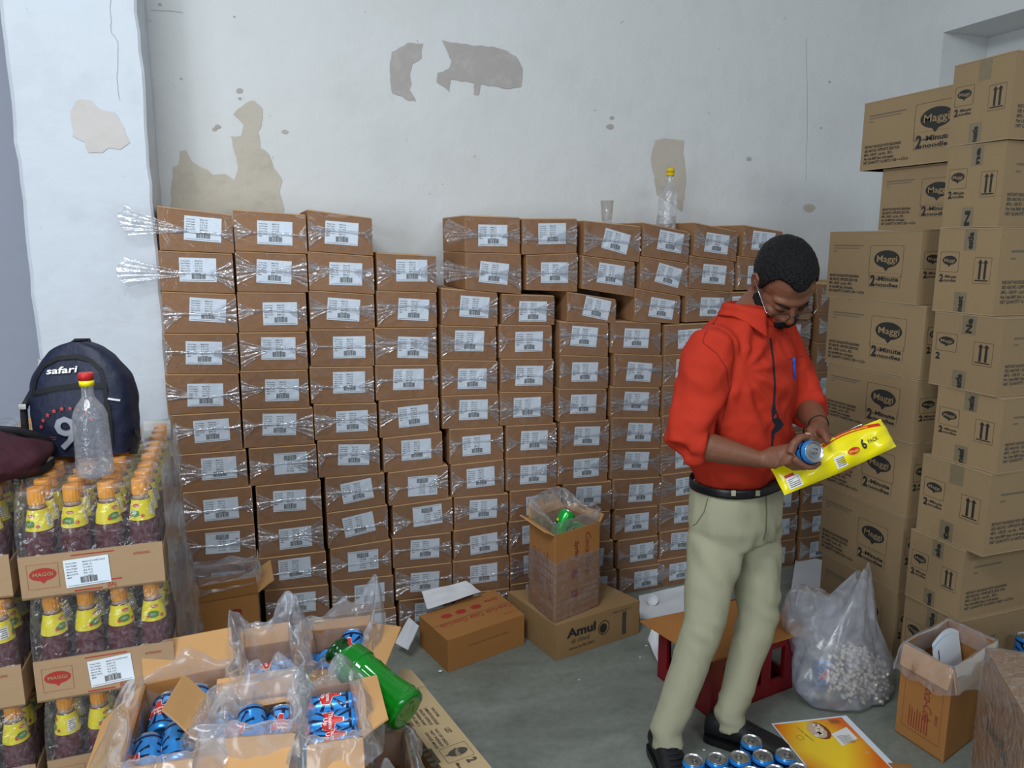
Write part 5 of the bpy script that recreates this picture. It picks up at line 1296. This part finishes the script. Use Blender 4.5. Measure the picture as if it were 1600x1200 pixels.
def remeshed(mb, name, mat, voxel, smooth=4, parent=None, disp=None):
    me = mb.mesh('tmp', []); o = bpy.data.objects.new('tmp', me); COL.objects.link(o)
    r = o.modifiers.new('r', 'REMESH'); r.mode = 'VOXEL'; r.voxel_size = voxel
    if smooth: sm_ = o.modifiers.new('s', 'SMOOTH'); sm_.factor = .5; sm_.iterations = smooth
    dg = bpy.context.evaluated_depsgraph_get(); dg.update()
    m2 = bpy.data.meshes.new_from_object(o.evaluated_get(dg)); bpy.data.objects.remove(o); bpy.data.meshes.remove(me)
    if disp:
        ns = [v.normal.copy() for v in m2.vertices]
        for v, n in zip(m2.vertices, ns): v.co = disp(v.co.copy(), n)
    m2.name = name; m2.materials.clear(); m2.materials.append(mat)
    m2.polygons.foreach_set('use_smooth', [True]*len(m2.polygons)); m2.update()
    q = bpy.data.objects.new(name, m2); COL.objects.link(q)
    if parent: q.parent = parent; q.matrix_parent_inverse = parent.matrix_basis.inverted()
    return q
def loft(mb, secs, n=28, e=.85):
    """secs: (centre, side vector, depth vector) ellipses"""
    vs = []
    for c, a, d in secs:
        for j in range(n):
            t = 2*pi*j/n; ca, sa = cos(t), sin(t)
            vs.append(Vector(c)+Vector(a)*math.copysign(abs(ca)**e, ca)+Vector(d)*math.copysign(abs(sa)**e, sa))
    k = len(secs)
    mb.add(vs, [(i*n+j, i*n+(j+1) % n, (i+1)*n+(j+1) % n, (i+1)*n+j) for i in range(k-1) for j in range(n)]+[tuple(range(n))[::-1], tuple((k-1)*n+j for j in range(n))], 0, True)
man = empty('person', (1.28, 1.80, 0))
tag(man, 'standing man in an orange-red shirt looking down at a can and noodle pack', 'person')
# joints
SP = Vector((1.392, 1.875, 0))
shR, shL = SP-LF*.165+Vector((0, 0, 1.262))+FW*.0, SP+LF*.165+Vector((0, 0, 1.262))
elR, elL = Vector((1.150, 1.785, 1.005)), Vector((1.618, 1.865, 1.055))
wrR, wrL = Vector((1.318, 1.675, .966)), Vector((1.545, 1.715, 1.030))
hpR, hpL = Vector((1.318, 1.855, .74)), Vector((1.478, 1.905, .74))
knR, knL = Vector(at(1100, 972, Y=1.80)), Vector(at(1184, 965, Y=1.84))
anR, anL = Vector((1.130, 1.80, .09)), Vector((1.368, 1.818, .085))
NK = SP + Vector((0, 0, 1.352)) + FW*.010
HC = Vector(at(1224, 440, Y=1.80))
pit = radians(50); hy = Vector((-.17, -.985, 0)).normalized()
hf = (hy*cos(pit)+Vector((0, 0, -sin(pit)))).normalized(); hr = hf.cross(Vector((0, 0, 1))).normalized(); hu = hr.cross(hf)
roll = radians(-4); hr, hu = hr*cos(roll)+hu*sin(roll), hu*cos(roll)-hr*sin(roll)
TH_ = Matrix((hr, hf, hu)).transposed().to_4x4(); TH_.translation = HC; TH_ = TH_ @ Matrix.Scale(1.04, 4)
# ---- body: one continuous surface
B_ = MB()
B_.ell((0, -.012, .030), (.073, .094, .082), TH_); B_.ell((0, .030, -.030), (.060, .064, .078), TH_); B_.ell((0, .040, -.078), (.047, .046, .034), TH_)
B_.ell((0, .072, -.092), (.022, .018, .017), TH_)
B_.ell((0, .062, .012), (.052, .030, .020), TH_)                                  # brow
for s in (-1, 1):
    B_.ell((s*.040, .062, -.035), (.020, .022, .018), TH_)                           # cheekbone
    B_.ell((s*.030, .076, -.006), (.0145, .014, .011), TH_)                          # lowered eyelid
T4 = lambda p: tuple(TH_ @ Vector(p))
B_.tube([T4((0, .082, .006)), T4((0, .094, -.012)), T4((0, .107, -.034)), T4((0, .104, -.044))], [.009, .010, .0125, .010], 12)
for s in (-1, 1): B_.ell((s*.0115, .095, -.042), (.0075, .009, .007), TH_)
B_.ell((0, .090, -.064), (.021, .010, .006), TH_); B_.ell((0, .086, -.073), (.018, .010, .006), TH_)  # lips
B_.tube([T4((0, -.030, -.03)), T4((0, -.025, -.08)), tuple(NK+Vector((0, 0, -.01))), tuple(NK+Vector((0, 0, -.07)))], [.056, .052, .056, .07], 18)
for s in (-1, 1):                                                                   # ears: rim, bowl and lobe
    P = [(s*.071, .010, .004), (s*.080, .004, .022), (s*.083, -.010, .026), (s*.084, -.020, .014), (s*.081, -.020, -.006), (s*.076, -.010, -.022), (s*.071, .000, -.032)]
    B_.tube([T4(p) for p in P], [.0045, .005, .005, .005, .0048, .0055, .0065], 8)
    B_.ell((s*.073, -.006, -.002), (.0075, .014, .022), TH_)
# trunk and legs under the clothes
loft(B_, [(SP+Vector((0, 0, z)), LF*w_, FW*d_) for z, w_, d_ in ((.70, .13, .09), (.85, .125, .085), (1.0, .125, .09), (1.15, .15, .09), (1.25, .15, .075), (1.30, .07, .055))])
for sh_, el_, wr_ in ((shR, elR, wrR), (shL, elL, wrL)):
    B_.tube([sh_, sh_.lerp(el_, .5), el_, el_.lerp(wr_, .28), el_.lerp(wr_, .7), wr_], [.045, .043, .038, .041, .031, (.0255, .0215)], 16)
for hp_, kn_, an_ in ((hpR, knR, anR), (hpL, knL, anL)):
    B_.tube([hp_, kn_, kn_.lerp(an_, .4), an_, an_+Vector((0, 0, -.05))], [.07, .046, .044, .03, .03], 14)
# ---- right hand round the can
LID = Vector(at(1273, 706, Y=1.565)); tcam = (CAM-LID).normalized(); rr3 = _R.copy()
A_ = (tcam*.85+rr3*.50+Vector((0, 0, .04))).normalized(); b3 = (rr3-A_*rr3.dot(A_)).normalized(); u3 = b3.cross(A_); 
if u3.z < 0: u3 = -u3
CC = LID - A_*(CH/2)
can_axis(CC, A_, 1.9, 'blue cola can held in the man\'s right hand')
PC = CC - b3*.052 - u3*.006
B_.tube([wrR, wrR.lerp(PC, .45), PC-b3*.004-u3*.004, PC+b3*.004-u3*.026], [(.0235, .022), (.021, .031), (.0165, .040), (.011, .036)], 16, up=b3)
rf = .0086
def fing(pts, r0, r1, n_=10):
    B_.tube(pts, [r0+(r1-r0)*i/(len(pts)-1) for i in range(len(pts))], n_); B_.ell(tuple(pts[-1]), (r1, r1, r1), None, 0, 10, 6)
fing_tips = []
for i, (o_, ln) in enumerate(((.033, .9), (.012, 1.05), (-.008, 1.0), (-.027, .8))):
    R3 = CR+.009; ang = [200, 228, 258, 258+34*ln, 258+62*ln]
    pts = [CC + A_*(o_*.95) + b3*(R3*1.22*cos(radians(ang[0]))) + u3*(R3*1.1*sin(radians(ang[0])))] + [CC + A_*o_ + b3*(R3*cos(radians(a)))+u3*(R3*sin(radians(a))) for a in ang[1:]]
    fing(pts, .0098, .0075)
tp = [PC + A_*.020 + b3*.004 + u3*.004, CC + A_*.030 - b3*.040 + u3*.024, CC + A_*.030 - b3*.021 + u3*.0395, CC + A_*.026 + b3*.003 + u3*.0425]
fing(tp, .0130, .0092, 12)
# ---- left hand behind the pack
PL_ = Vector(at(1277, 680, Y=1.672)); 
B_.tube([wrL, wrL.lerp(PL_, .5), PL_, PL_+Vector((-.012, -.02, -.022))], [(.022, .024), (.02, .031), (.0165, .037), (.012, .034)], 14, up=(.2, -.6, .7))
# ---- noodle pack (its axes are needed by the left hand)
pL, pR = Vector(at(1222, 748, Y=1.655)), Vector(at(1381, 679, Y=1.60))
px_ax = (pR-pL).normalized(); PLN = (pR-pL).length+.03; pc = (pL+pR)/2; tc_ = (CAM-pc).normalized(); pz_ax = (tc_-px_ax*tc_.dot(px_ax)).normalized(); py_ax = pz_ax.cross(px_ax)
TP = Matrix((px_ax, py_ax, pz_ax)).transposed().to_4x4(); TP.translation = pc
PWD = .047
def pack_pt(x, y, side):
    u, v = x/(PLN/2), y/PWD
    th = .024*max(0, 1-abs(u)**5)**.7*max(0, 1-abs(v)**2.4)**.6
    th *= 1+.16*sin(u*9.2)+.10*nz((u*4, v*3, side), 1)
    return Vector((x, y, side*th+.006*nz((u*3, v*2, 5), 1)))
for i, (dx, ln) in enumerate(((.000, 1), (.019, 1.0), (.037, .9), (-.018, .85))):
    b0 = TP @ Vector((.020+dx*1.0, .030, -.036)); b1 = TP @ Vector((.022+dx, .004, -.042)); b2 = TP @ Vector((.018+dx, -.026*ln, -.036)); b9 = TP @ Vector((.012+dx, -.050*ln, -.022))
    fing([PL_.lerp(b0, .35), b0, b1, b2, b9], .0100, .0078)
tl = [PL_+Vector((.004, -.006, .004)), Vector(at(1283, 674, Y=1.640)), Vector(at(1289, 681, Y=1.618)), Vector(at(1292, 690, Y=1.604))]
fing(tl, .0125, .0088, 12)
bd = remeshed(B_, 'body', M['skin'], .0036, 3, man, lambda p, n: p + n*.0006*nz(p, 60))
# finger nails, lashes, brows
def child(mb, name, mat): 
    o = mb.build(name, mat); o.parent = man; o.matrix_parent_inverse = man.matrix_basis.inverted(); return o
b = MB(); t_ = tp[-1]; d_ = (tp[-1]-tp[-2]).normalized(); nn = (tcam*.5+u3*.6); nn = (nn-d_*nn.dot(d_)).normalized(); s_ = d_.cross(nn)
b.add([t_+d_*(.0088*cos(a)-.002)+s_*.0062*sin(a)+nn*.0088 for a in [i*pi/6 for i in range(12)]], [tuple(range(12))], 0, True); child(b, 'thumb_nail', M['nail'])
b = MB(); 
for s in (-1, 1):
    P = [(s*.012, .094, .004), (s*.022, .0955, .012), (s*.034, .088, .014), (s*.046, .074, .009)]; b.tube([T4(p) for p in P], [.0022, .0036, .0034, .0015], 8)
child(b, 'eyebrows', M['hair'])
b = MB()
for s in (-1, 1): b.tube([T4((s*.018, .0885, -.010)), T4((s*.030, .0905, -.013)), T4((s*.042, .082, -.010))], [.0008, .0013, .0008], 6)
child(b, 'eyelashes', M['hair'])
# ---- hair and beard: caps whose thickness follows the hairline
def sst(a, b_, x): t = max(0, min(1, (x-a)/(b_-a))); return t*t*(3-2*t)
def cap_mesh(c, r_in, r_out, mask, seedv, amp, nu=110, nv=70):
    mb = MB()
    def fn(u, v):
        a, e = 2*pi*u, pi*v; d = Vector((sin(e)*cos(a), sin(e)*sin(a), cos(e))); m = mask(d)
        rx = [r_in[k]+(r_out[k]-r_in[k])*m for k in range(3)]; k = 1+amp*m*(nz(d*9, 1, seedv)+.8*nz(d*24, 1, seedv)+.5*nz(d*60, 1, seedv))
        return TH_ @ Vector((c[0]+d.x*rx[0]*k, c[1]+d.y*rx[1]*k, c[2]+d.z*rx[2]*k))
    mb.grid(fn, nu, nv, 0, closeu=True); return mb
def hair_mask(d):
    # hairline height as a function of how far forward and sideways a direction points
    front = .36 + .13*sst(.12, .5, abs(d.x)) - .03*sst(.0, .2, .2-abs(d.x))
    if d.y > .25: zl = -.42 + (front+.42)*sst(.25, .62, d.y)
    elif d.y > -.1: zl = -.42 + (.12)*sst(-.1, .25, d.y)*0 + (.34*sst(.0, -.12, d.y) if d.y < 0 else 0)
    else: zl = -.50
    zl += .04*nz(d*7, 1, 2)
    return sst(zl-.06, zl+.06, d.z)
child(cap_mesh((0, -.012, .028), (.062, .083, .070), (.0795, .103, .093), hair_mask, 2, .020), 'hair', M['hair'])
def beard_mask(d):
    m = sst(-.02, -.14, d.z - (.10 if d.y < .45 else 0)*(1-sst(.3, .5, d.y))) * sst(-.40, -.20, d.y)
    cheek = sst(.55, .40, d.y) ; low = sst(-.30, -.42, d.z)
    mou = sst(-.20, -.30, d.z)*sst(.50, .38, abs(d.x))
    m *= max(cheek, low, mou)
    if abs(d.x) < .26 and d.y > .6 and -.50 < d.z < -.38: m = 0
    return m
child(cap_mesh((0, .026, -.034), (.046, .050, .066), (.0755, .0830, .0985), beard_mask, 5, .03), 'beard', M['hair'])
# ---- glasses
gl = MB(); lens = MB()
yl = .108
for s in (-1, 1):
    cx = s*.0335; P = [(cx+.0255*cos(a)*(1 if sin(a) > 0 else .95), yl-.10*(cx+.0255*cos(a))**2*60*.05, -.016+.0195*sin(a)*(1 if sin(a) > 0 else 1.05)) for a in [i*2*pi/24 for i in range(25)]]
    gl.tube([T4(p) for p in P], .0011, 6)
    lens.add([T4((cx, yl, -.016))]+[T4(p) for p in P[:-1]], [(0, 1+i, 1+(i+1) % 24) for i in range(24)], 0, True)
gl.tube([T4((-.009, yl, -.010)), T4((0, yl+.004, -.008)), T4((.009, yl, -.010))], .0012, 6)
g_ = child(gl, 'glasses', M['black'])
for s in (-1, 1):
    gt = MB(); gt.tube([T4((s*.059, yl-.006, -.010)), T4((s*.072, yl-.018, -.008)), T4((s*.080, .04, .004)), T4((s*.0835, .002, .012)), T4((s*.082, -.018, -.004))], .0013, 6)
    o = gt.build('temple_arm', M['steel']); o.parent = g_
o = lens.build('lens', film('spectacle_lens', haze=.02, gloss=.0, rough=.03, bump=0, streak=.0)); o.parent = g_
# ---- shirt
H_ = MB()
loft(H_, [(SP+FW*f_+Vector((0, 0, z)), LF*w_, FW*d_) for z, w_, d_, f_ in ((.845, .150, .108, -.005), (.88, .158, .120, .0), (.96, .166, .128, .005), (1.06, .170, .128, .006), (1.15, .180, .124, .004), (1.215, .188, .114, -.002), (1.265, .178, .098, -.006), (1.305, .142, .086, -.006), (1.340, .098, .074, .0), (1.362, .074, .066, .004), (1.375, .068, .062, .006))], 36)
for sh_, el_, wr_ in ((shR, elR, wrR), (shL, elL, wrL)):
    dn = (el_-sh_).normalized(); inn = (SP+Vector((0, 0, 1.25))-sh_).normalized()
    k_ = .036 if sh_ is shR else .030
    fa = (wr_-el_).normalized()
    H_.tube([sh_+inn*.05+Vector((0, 0, -.012)), sh_+Vector((0, 0, -.006)), sh_+dn*.06, sh_.lerp(el_, .55), el_+dn*.004, el_+fa*k_*.6, el_+fa*k_], [.070, .0735, .0725, .0660, .0600, .0580, .0540], 22)
    # rolled cuff
    H_.tube([el_+fa*(k_-.030), el_+fa*(k_-.020), el_+fa*(k_+.012), el_+fa*(k_+.020)], [.0570, .0610, .0590, .0530], 22)
def sd(p, n):
    q = p-SP; s = q.dot(LF); z = q.z; f = q.dot(FW); w_ = 0
    arm = s < -.165 or s > .17
    # folds fanning from the armpit, drag lines across the belly, bunches above the elbow roll
    if not arm:
        r_ = Vector((s+.14, z-1.20)); th = math.atan2(r_.y, r_.x); rad = r_.length
        w_ += .0055*sin(th*13+2*nz(p, 4, 1))*sst(.02, .08, rad)*sst(.34, .12, rad)
        w_ += .0042*sin((z*1.0+s*.55)*62+3*nz(p, 5, 2))*sst(1.06, .93, z)
        w_ += .004*nz(p, 16, 3) + .006*nz(p, 7, 4) - .014*(abs(nz(p, 8, 31))-.2) - .006*(abs(nz(p, 19, 33))-.2)
    else:
        w_ += .0050*sin((z*.8-s*.9+f*.5)*75+4*nz(p, 6, 5))*sst(1.22, 1.12, z)
        w_ += .004*nz(p, 18, 6) + .005*nz(p, 8, 7) - .016*(abs(nz(p, 9, 32))-.2) - .006*(abs(nz(p, 20, 34))-.2)
    return p + n*w_
shirt = remeshed(H_, 'shirt', M['shirt'], .0065, 5, man, sd)
bpy.context.view_layer.update()
def on(o, x, y, lift=.0):
    d = (at(x, y, Y=1.0)-CAM).normalized(); mi = o.matrix_world.inverted(); ok, loc, nrm, i = o.ray_cast(mi @ CAM, (mi.to_3x3() @ d).normalized())
    if not ok: return None
    loc = o.matrix_world @ loc; nrm = (o.matrix_world.to_3x3() @ nrm).normalized()
    return loc - d*lift
def strip(o, pts, wd, name, mat, lift=.0022, step=4):
    b = MB(); Q = []
    for (x0, y0), (x1, y1) in zip(pts, pts[1:]):
        L = math.hypot(x1-x0, y1-y0); k = max(1, int(L/step))
        for i in range(k): Q.append((x0+(x1-x0)*i/k, y0+(y1-y0)*i/k))
    Q.append(pts[-1]); prev = None
    for i, (x, y) in enumerate(Q):
        a = Q[min(i+1, len(Q)-1)]; c = Q[max(i-1, 0)]; dx, dy = a[0]-c[0], a[1]-c[1]; L = math.hypot(dx, dy) or 1; w_ = wd(i/(len(Q)-1)) if callable(wd) else wd
        p, q = on(o, x-dy/L*w_/2, y+dx/L*w_/2, lift), on(o, x+dy/L*w_/2, y-dx/L*w_/2, lift)
        if p is None or q is None: prev = None; continue
        if prev and (prev[0]-p).length < .03: b.add([prev[0], prev[1], q, p], [(0, 1, 2, 3)], 0, True)
        prev = (p, q)
    return child(b, name, mat) if b.v else None
strip(shirt, [(1204, 528), (1208, 560), (1211, 600), (1209, 640), (1212, 655), (1219, 664), (1208, 676), (1206, 700), (1209, 738)], lambda t: 3 + 9*math.exp(-((t-.62)/.09)**2), 'shirt_placket', M['lining'])
strip(shirt, [(1132, 478), (1118, 500), (1101, 522), (1098, 535)], 1.3, 'shoulder_seam', simple('red_seam', '8f1c12', rough=.9), .0015)
strip(shirt, [(1098, 535), (1120, 552), (1135, 575), (1140, 610), (1128, 660)], 1.5, 'armhole_seam', bpy.data.materials['red_seam'], .0015)
strip(shirt, [(1230, 562), (1256, 556)], 1.5, 'pocket_hem', bpy.data.materials['red_seam'], .0015)
q = on(shirt, 1241, 572, .003)
q = q or Vector((1.5, 1.75, 1.17))
pn = MB(); q0, q1 = on(shirt, 1240, 562, .005) or q, on(shirt, 1242, 592, .005) or q-Vector((0, 0, .05))
pn.tube([q0+Vector((0, 0, .006)), q0, q1], [.0040, .0046, .0036], 12); pn.tube([q0+Vector((-.003, -.004, .006)), q0+Vector((-.004, -.006, -.012))], .0016, 6)
o = pn.build('pen', simple('pen_blue', '1f5fd0', rough=.3)); tag(o, 'blue pen clipped in the chest pocket of the red shirt', 'pen')
# collar
cb = MB(); tilt = Matrix.Rotation(radians(14), 4, LF); base = NK+Vector((0, 0, -.004))
ft = math.atan2(FW.y, FW.x)
def col(u, v):
    a = ft + radians(30) + radians(300)*u; d = Vector((cos(a), sin(a), 0)); frn = max(0, d.dot(FW))
    if v < .4: t = v/.4; r, z = .070, -.005+.036*t                # stand
    else: t = (v-.4)/.6; r, z = .070+.007*sin(pi*min(1, t*2))+.024*t*(1+.25*frn), .031-(.036+.060*frn**2)*t
    z += -.012*frn
    r *= 1+.06*nz((cos(a)*2, sin(a)*2, v), 1)
    return base + d*r + Vector((0, 0, z)) + FW*.006
cb.grid(col, 60, 12, 0); o = child(cb, 'collar', M['shirt']); m_ = o.modifiers.new('th', 'SOLIDIFY'); m_.thickness = .003
cb = MB(); cb.grid(lambda u, v: col(u, .02+.30*v)-(Vector((cos(ft+radians(30)+radians(300)*u), sin(ft+radians(30)+radians(300)*u), 0))*.004), 60, 5, 0); child(cb, 'collar_lining', M['lining'])
# ---- trousers and belt
Tm = MB()
loft(Tm, [(SP+Vector((0, 0, z)), LF*w_, FW*d_) for z, w_, d_ in ((.66, .150, .105), (.72, .168, .118), (.79, .163, .116), (.838, .154, .112))], 32)
for hp_, kn_, an_ in ((hpR, knR, anR), (hpL, knL, anL)):
    Tm.tube([hp_+Vector((0, 0, .03)), hp_+Vector((0, 0, -.06)), hp_.lerp(kn_, .55), kn_, kn_.lerp(an_, .35), kn_.lerp(an_, .75), an_+Vector((0, 0, .025)), an_+Vector((.006, -.012, -.028))], [.086, .089, .076, .061, .055, .050, .0465, .0480], 22)
def td(p, n):
    q = p-SP; s = q.dot(LF); z = p.z; w_ = .0020*nz(p, 9, 11)+.0015*nz(p, 20, 12)
    w_ += -.0060*(abs(nz(Vector((p.x*1.6, p.y*1.6, p.z*.7)), 9, 30))-.2) + .0034*sin((z*.6+s*1.2)*70+6*nz(p, 6, 13))*sst(.76, .68, z)*sst(.50, .60, z)
    w_ += .0022*sin((z*.8+.9*s)*85+7*nz(p, 7, 14))*sst(.55, .45, z)*sst(.28, .38, z)*max(0, nz(p, 9, 20)+.3)*2
    w_ += .0032*sin((z+.4*s)*120+7*nz(p, 9, 15))*sst(.20, .10, z)*max(0, nz(p, 11, 21)+.25)*2
    return p+n*w_
tr = remeshed(Tm, 'trousers', M['trouser'], .0068, 5, man, td); bpy.context.view_layer.update()
b = MB(); k = 60
def belt(u, v):
    a = 2*pi*u; ca, sa = cos(a), sin(a); e = .85
    d = LF*.158*math.copysign(abs(ca)**e, ca)+FW*.1165*math.copysign(abs(sa)**e, sa)
    zz = .830+.026*v; 
    return SP + d*(1.0+.004*(1-abs(v-.5)*2)) + Vector((0, 0, zz)) + FW*.001
b.grid(belt, k, 4, 0, closeu=True); o = child(b, 'belt', M['black']); m_ = o.modifiers.new('th', 'SOLIDIFY'); m_.thickness = .004
seam = simple('trouser_seam', '6e6c52', rough=.9)
strip(tr, [(1197, 775), (1198, 800), (1197, 830), (1193, 845)], 2, 'fly_seam', seam, .0015)
strip(tr, [(1106, 778), (1100, 800), (1088, 818), (1078, 824)], 1.6, 'pocket_seam', seam, .0015)
for x in (1146, 1184):
    b = MB(); P = [on(o, x-2.5, y, .004) for y in (0,)]; 
    strip(o, [(x+1, 745), (x, 775)], 7, 'belt_loop', M['trouser'], .003)
# ---- shoes
def shoe(an_, dir_):
    f = Vector(dir_).normalized(); s = Vector((-f.y, f.x, 0)); c0_ = Vector((an_.x, an_.y, 0))
    m1 = MB()
    secs = [(-.070, .026, .062), (-.062, .034, .072), (-.035, .038, .080), (.0, .038, .082), (.04, .040, .074), (.08, .045, .058), (.12, .047, .046), (.155, .042, .038), (.178, .028, .030), (.186, .012, .022)]
    vs = []; n = 20
    for x, w_, h in secs:
        for j in range(n):
            t = 2*pi*j/n; ca, sa = cos(t), sin(t); vs.append(c0_+f*x+s*(w_*math.copysign(abs(ca)**.7, ca))+Vector((0, 0, .016+h/2+(h/2)*sa)))
    m1.add(vs, [(i*n+j, i*n+(j+1) % n, (i+1)*n+(j+1) % n, (i+1)*n+j) for i in range(len(secs)-1) for j in range(n)]+[tuple(range(n))[::-1], tuple((len(secs)-1)*n+j for j in range(n))], 0, True)
    so = child(m1, 'shoe', M['shoe'])
    m2 = MB(); out = [(x, w_+.003) for x, w_, h in secs]; P = [c0_+f*x+s*w_ for x, w_ in out]+[c0_+f*x-s*w_ for x, w_ in out[::-1]]
    if (P[1]-P[0]).cross(P[3]-P[0]).z < 0: P = P[::-1]
    m2.poly([p+Vector((0, 0, .001)) for p in P], (0, 0, .022)); o = m2.build('sole', M['black']); o.parent = so
    m3 = MB()
    for i in range(5):
        x = .035+.016*i; h = .018+[.072, .068, .063, .058, .052][i]
        m3.tube([c0_+f*x+s*.020+Vector((0, 0, h-.003)), c0_+f*(x+.004)+Vector((0, 0, h+.003)), c0_+f*x-s*.020+Vector((0, 0, h-.003))], .0022, 6)
    o = m3.build('laces', M['lining']); o.parent = so
shoe(anR, (-.18, -.98, 0)); shoe(anL, (.66, -.75, 0))
# ---- the pack itself
pk = empty('noodle_pack', M4=TP); tag(pk, 'yellow six-pack noodle pouch with a red stripe in the man\'s left hand', 'noodle pack')
b = MB()
for sd_ in (1, -1): b.grid(lambda u, v: pack_pt((u-.5)*PLN, (v-.5)*2*PWD*(1-.10*abs(u-.5)*2), sd_), 60, 22, 0)
b.build('pouch', simple('pouch_yellow', 'f4e400', rough=.28, coat=.3), parent=pk)
pf = lambda q: pack_pt(q.x, q.y, 1)+Vector((0, 0, .0012+q.z))
p = MB()
def wavy(y0, y1, x0, x1, mi, lift, n=30):
    P = [];
    for i in range(n+1):
        x = x0+(x1-x0)*i/n; yb = .018*sin((x+.06)*14)
        P += [pf(Vector((x, min(yb+y0, .049), lift))), pf(Vector((x, min(yb+y1, .0495), lift)))]
    p.add(P, [(2*i, 2*i+2, 2*i+3, 2*i+1) for i in range(n)], mi, True)
wavy(.022, .031, -.02, .155, 0, .0); wavy(.025, .027, 0, .12, 1, .0006)
wavy(.036, .048, -.01, .115, 4, .0)
disc(p, [(.047+.021*cos(i*pi/10), -.008+.011*sin(i*pi/10)) for i in range(20)], 1, None, .0003, pf); disc(p, [(.047+.019*cos(i*pi/10), -.008+.0095*sin(i*pi/10)) for i in range(20)], 0, None, .0009, pf)
text(p, 'Maggi', .033, -.0115, .007, w=.028, mi=1, fn=pf, lift=.0016)
text(p, '6', .076, -.014, .026, w=.014, mi=2, fn=pf, lift=.001, bold=.03); text(p, 'PACK', .097, -.006, .011, w=.030, mi=2, fn=pf, lift=.001)
for x0, x1 in ((-.155, -.118), (-.012, .018)):
    rect(p, x0, -.036, x1, -.004, 3, None, .0006, pf, 6)
    for i in range(5): rect(p, x0+.004, -.032+.005*i, x1-.004, -.030+.005*i, 5, None, .0012, pf, 4)
rect(p, -.155, -.004, -.130, .004, 0, None, .0012, pf, 4)
p.build('pouch_print', [M['red_print'], M['yellow'], M['ink'], M['white_print'], M['alu'], M['ink_grey']], parent=pk)
# bracelet cord on the left wrist
b = MB(); w0 = wrL.lerp(elL, .12); dd_ = (wrL-elL).normalized(); s1_ = dd_.cross(Vector((0, 0, 1))).normalized(); s2_ = s1_.cross(dd_)
b.tube([w0+s1_*.0275*cos(a)+s2_*.0275*sin(a) for a in [i*2*pi/24 for i in range(25)]], .0018, 6); child(b, 'wrist_cord', M['black'])
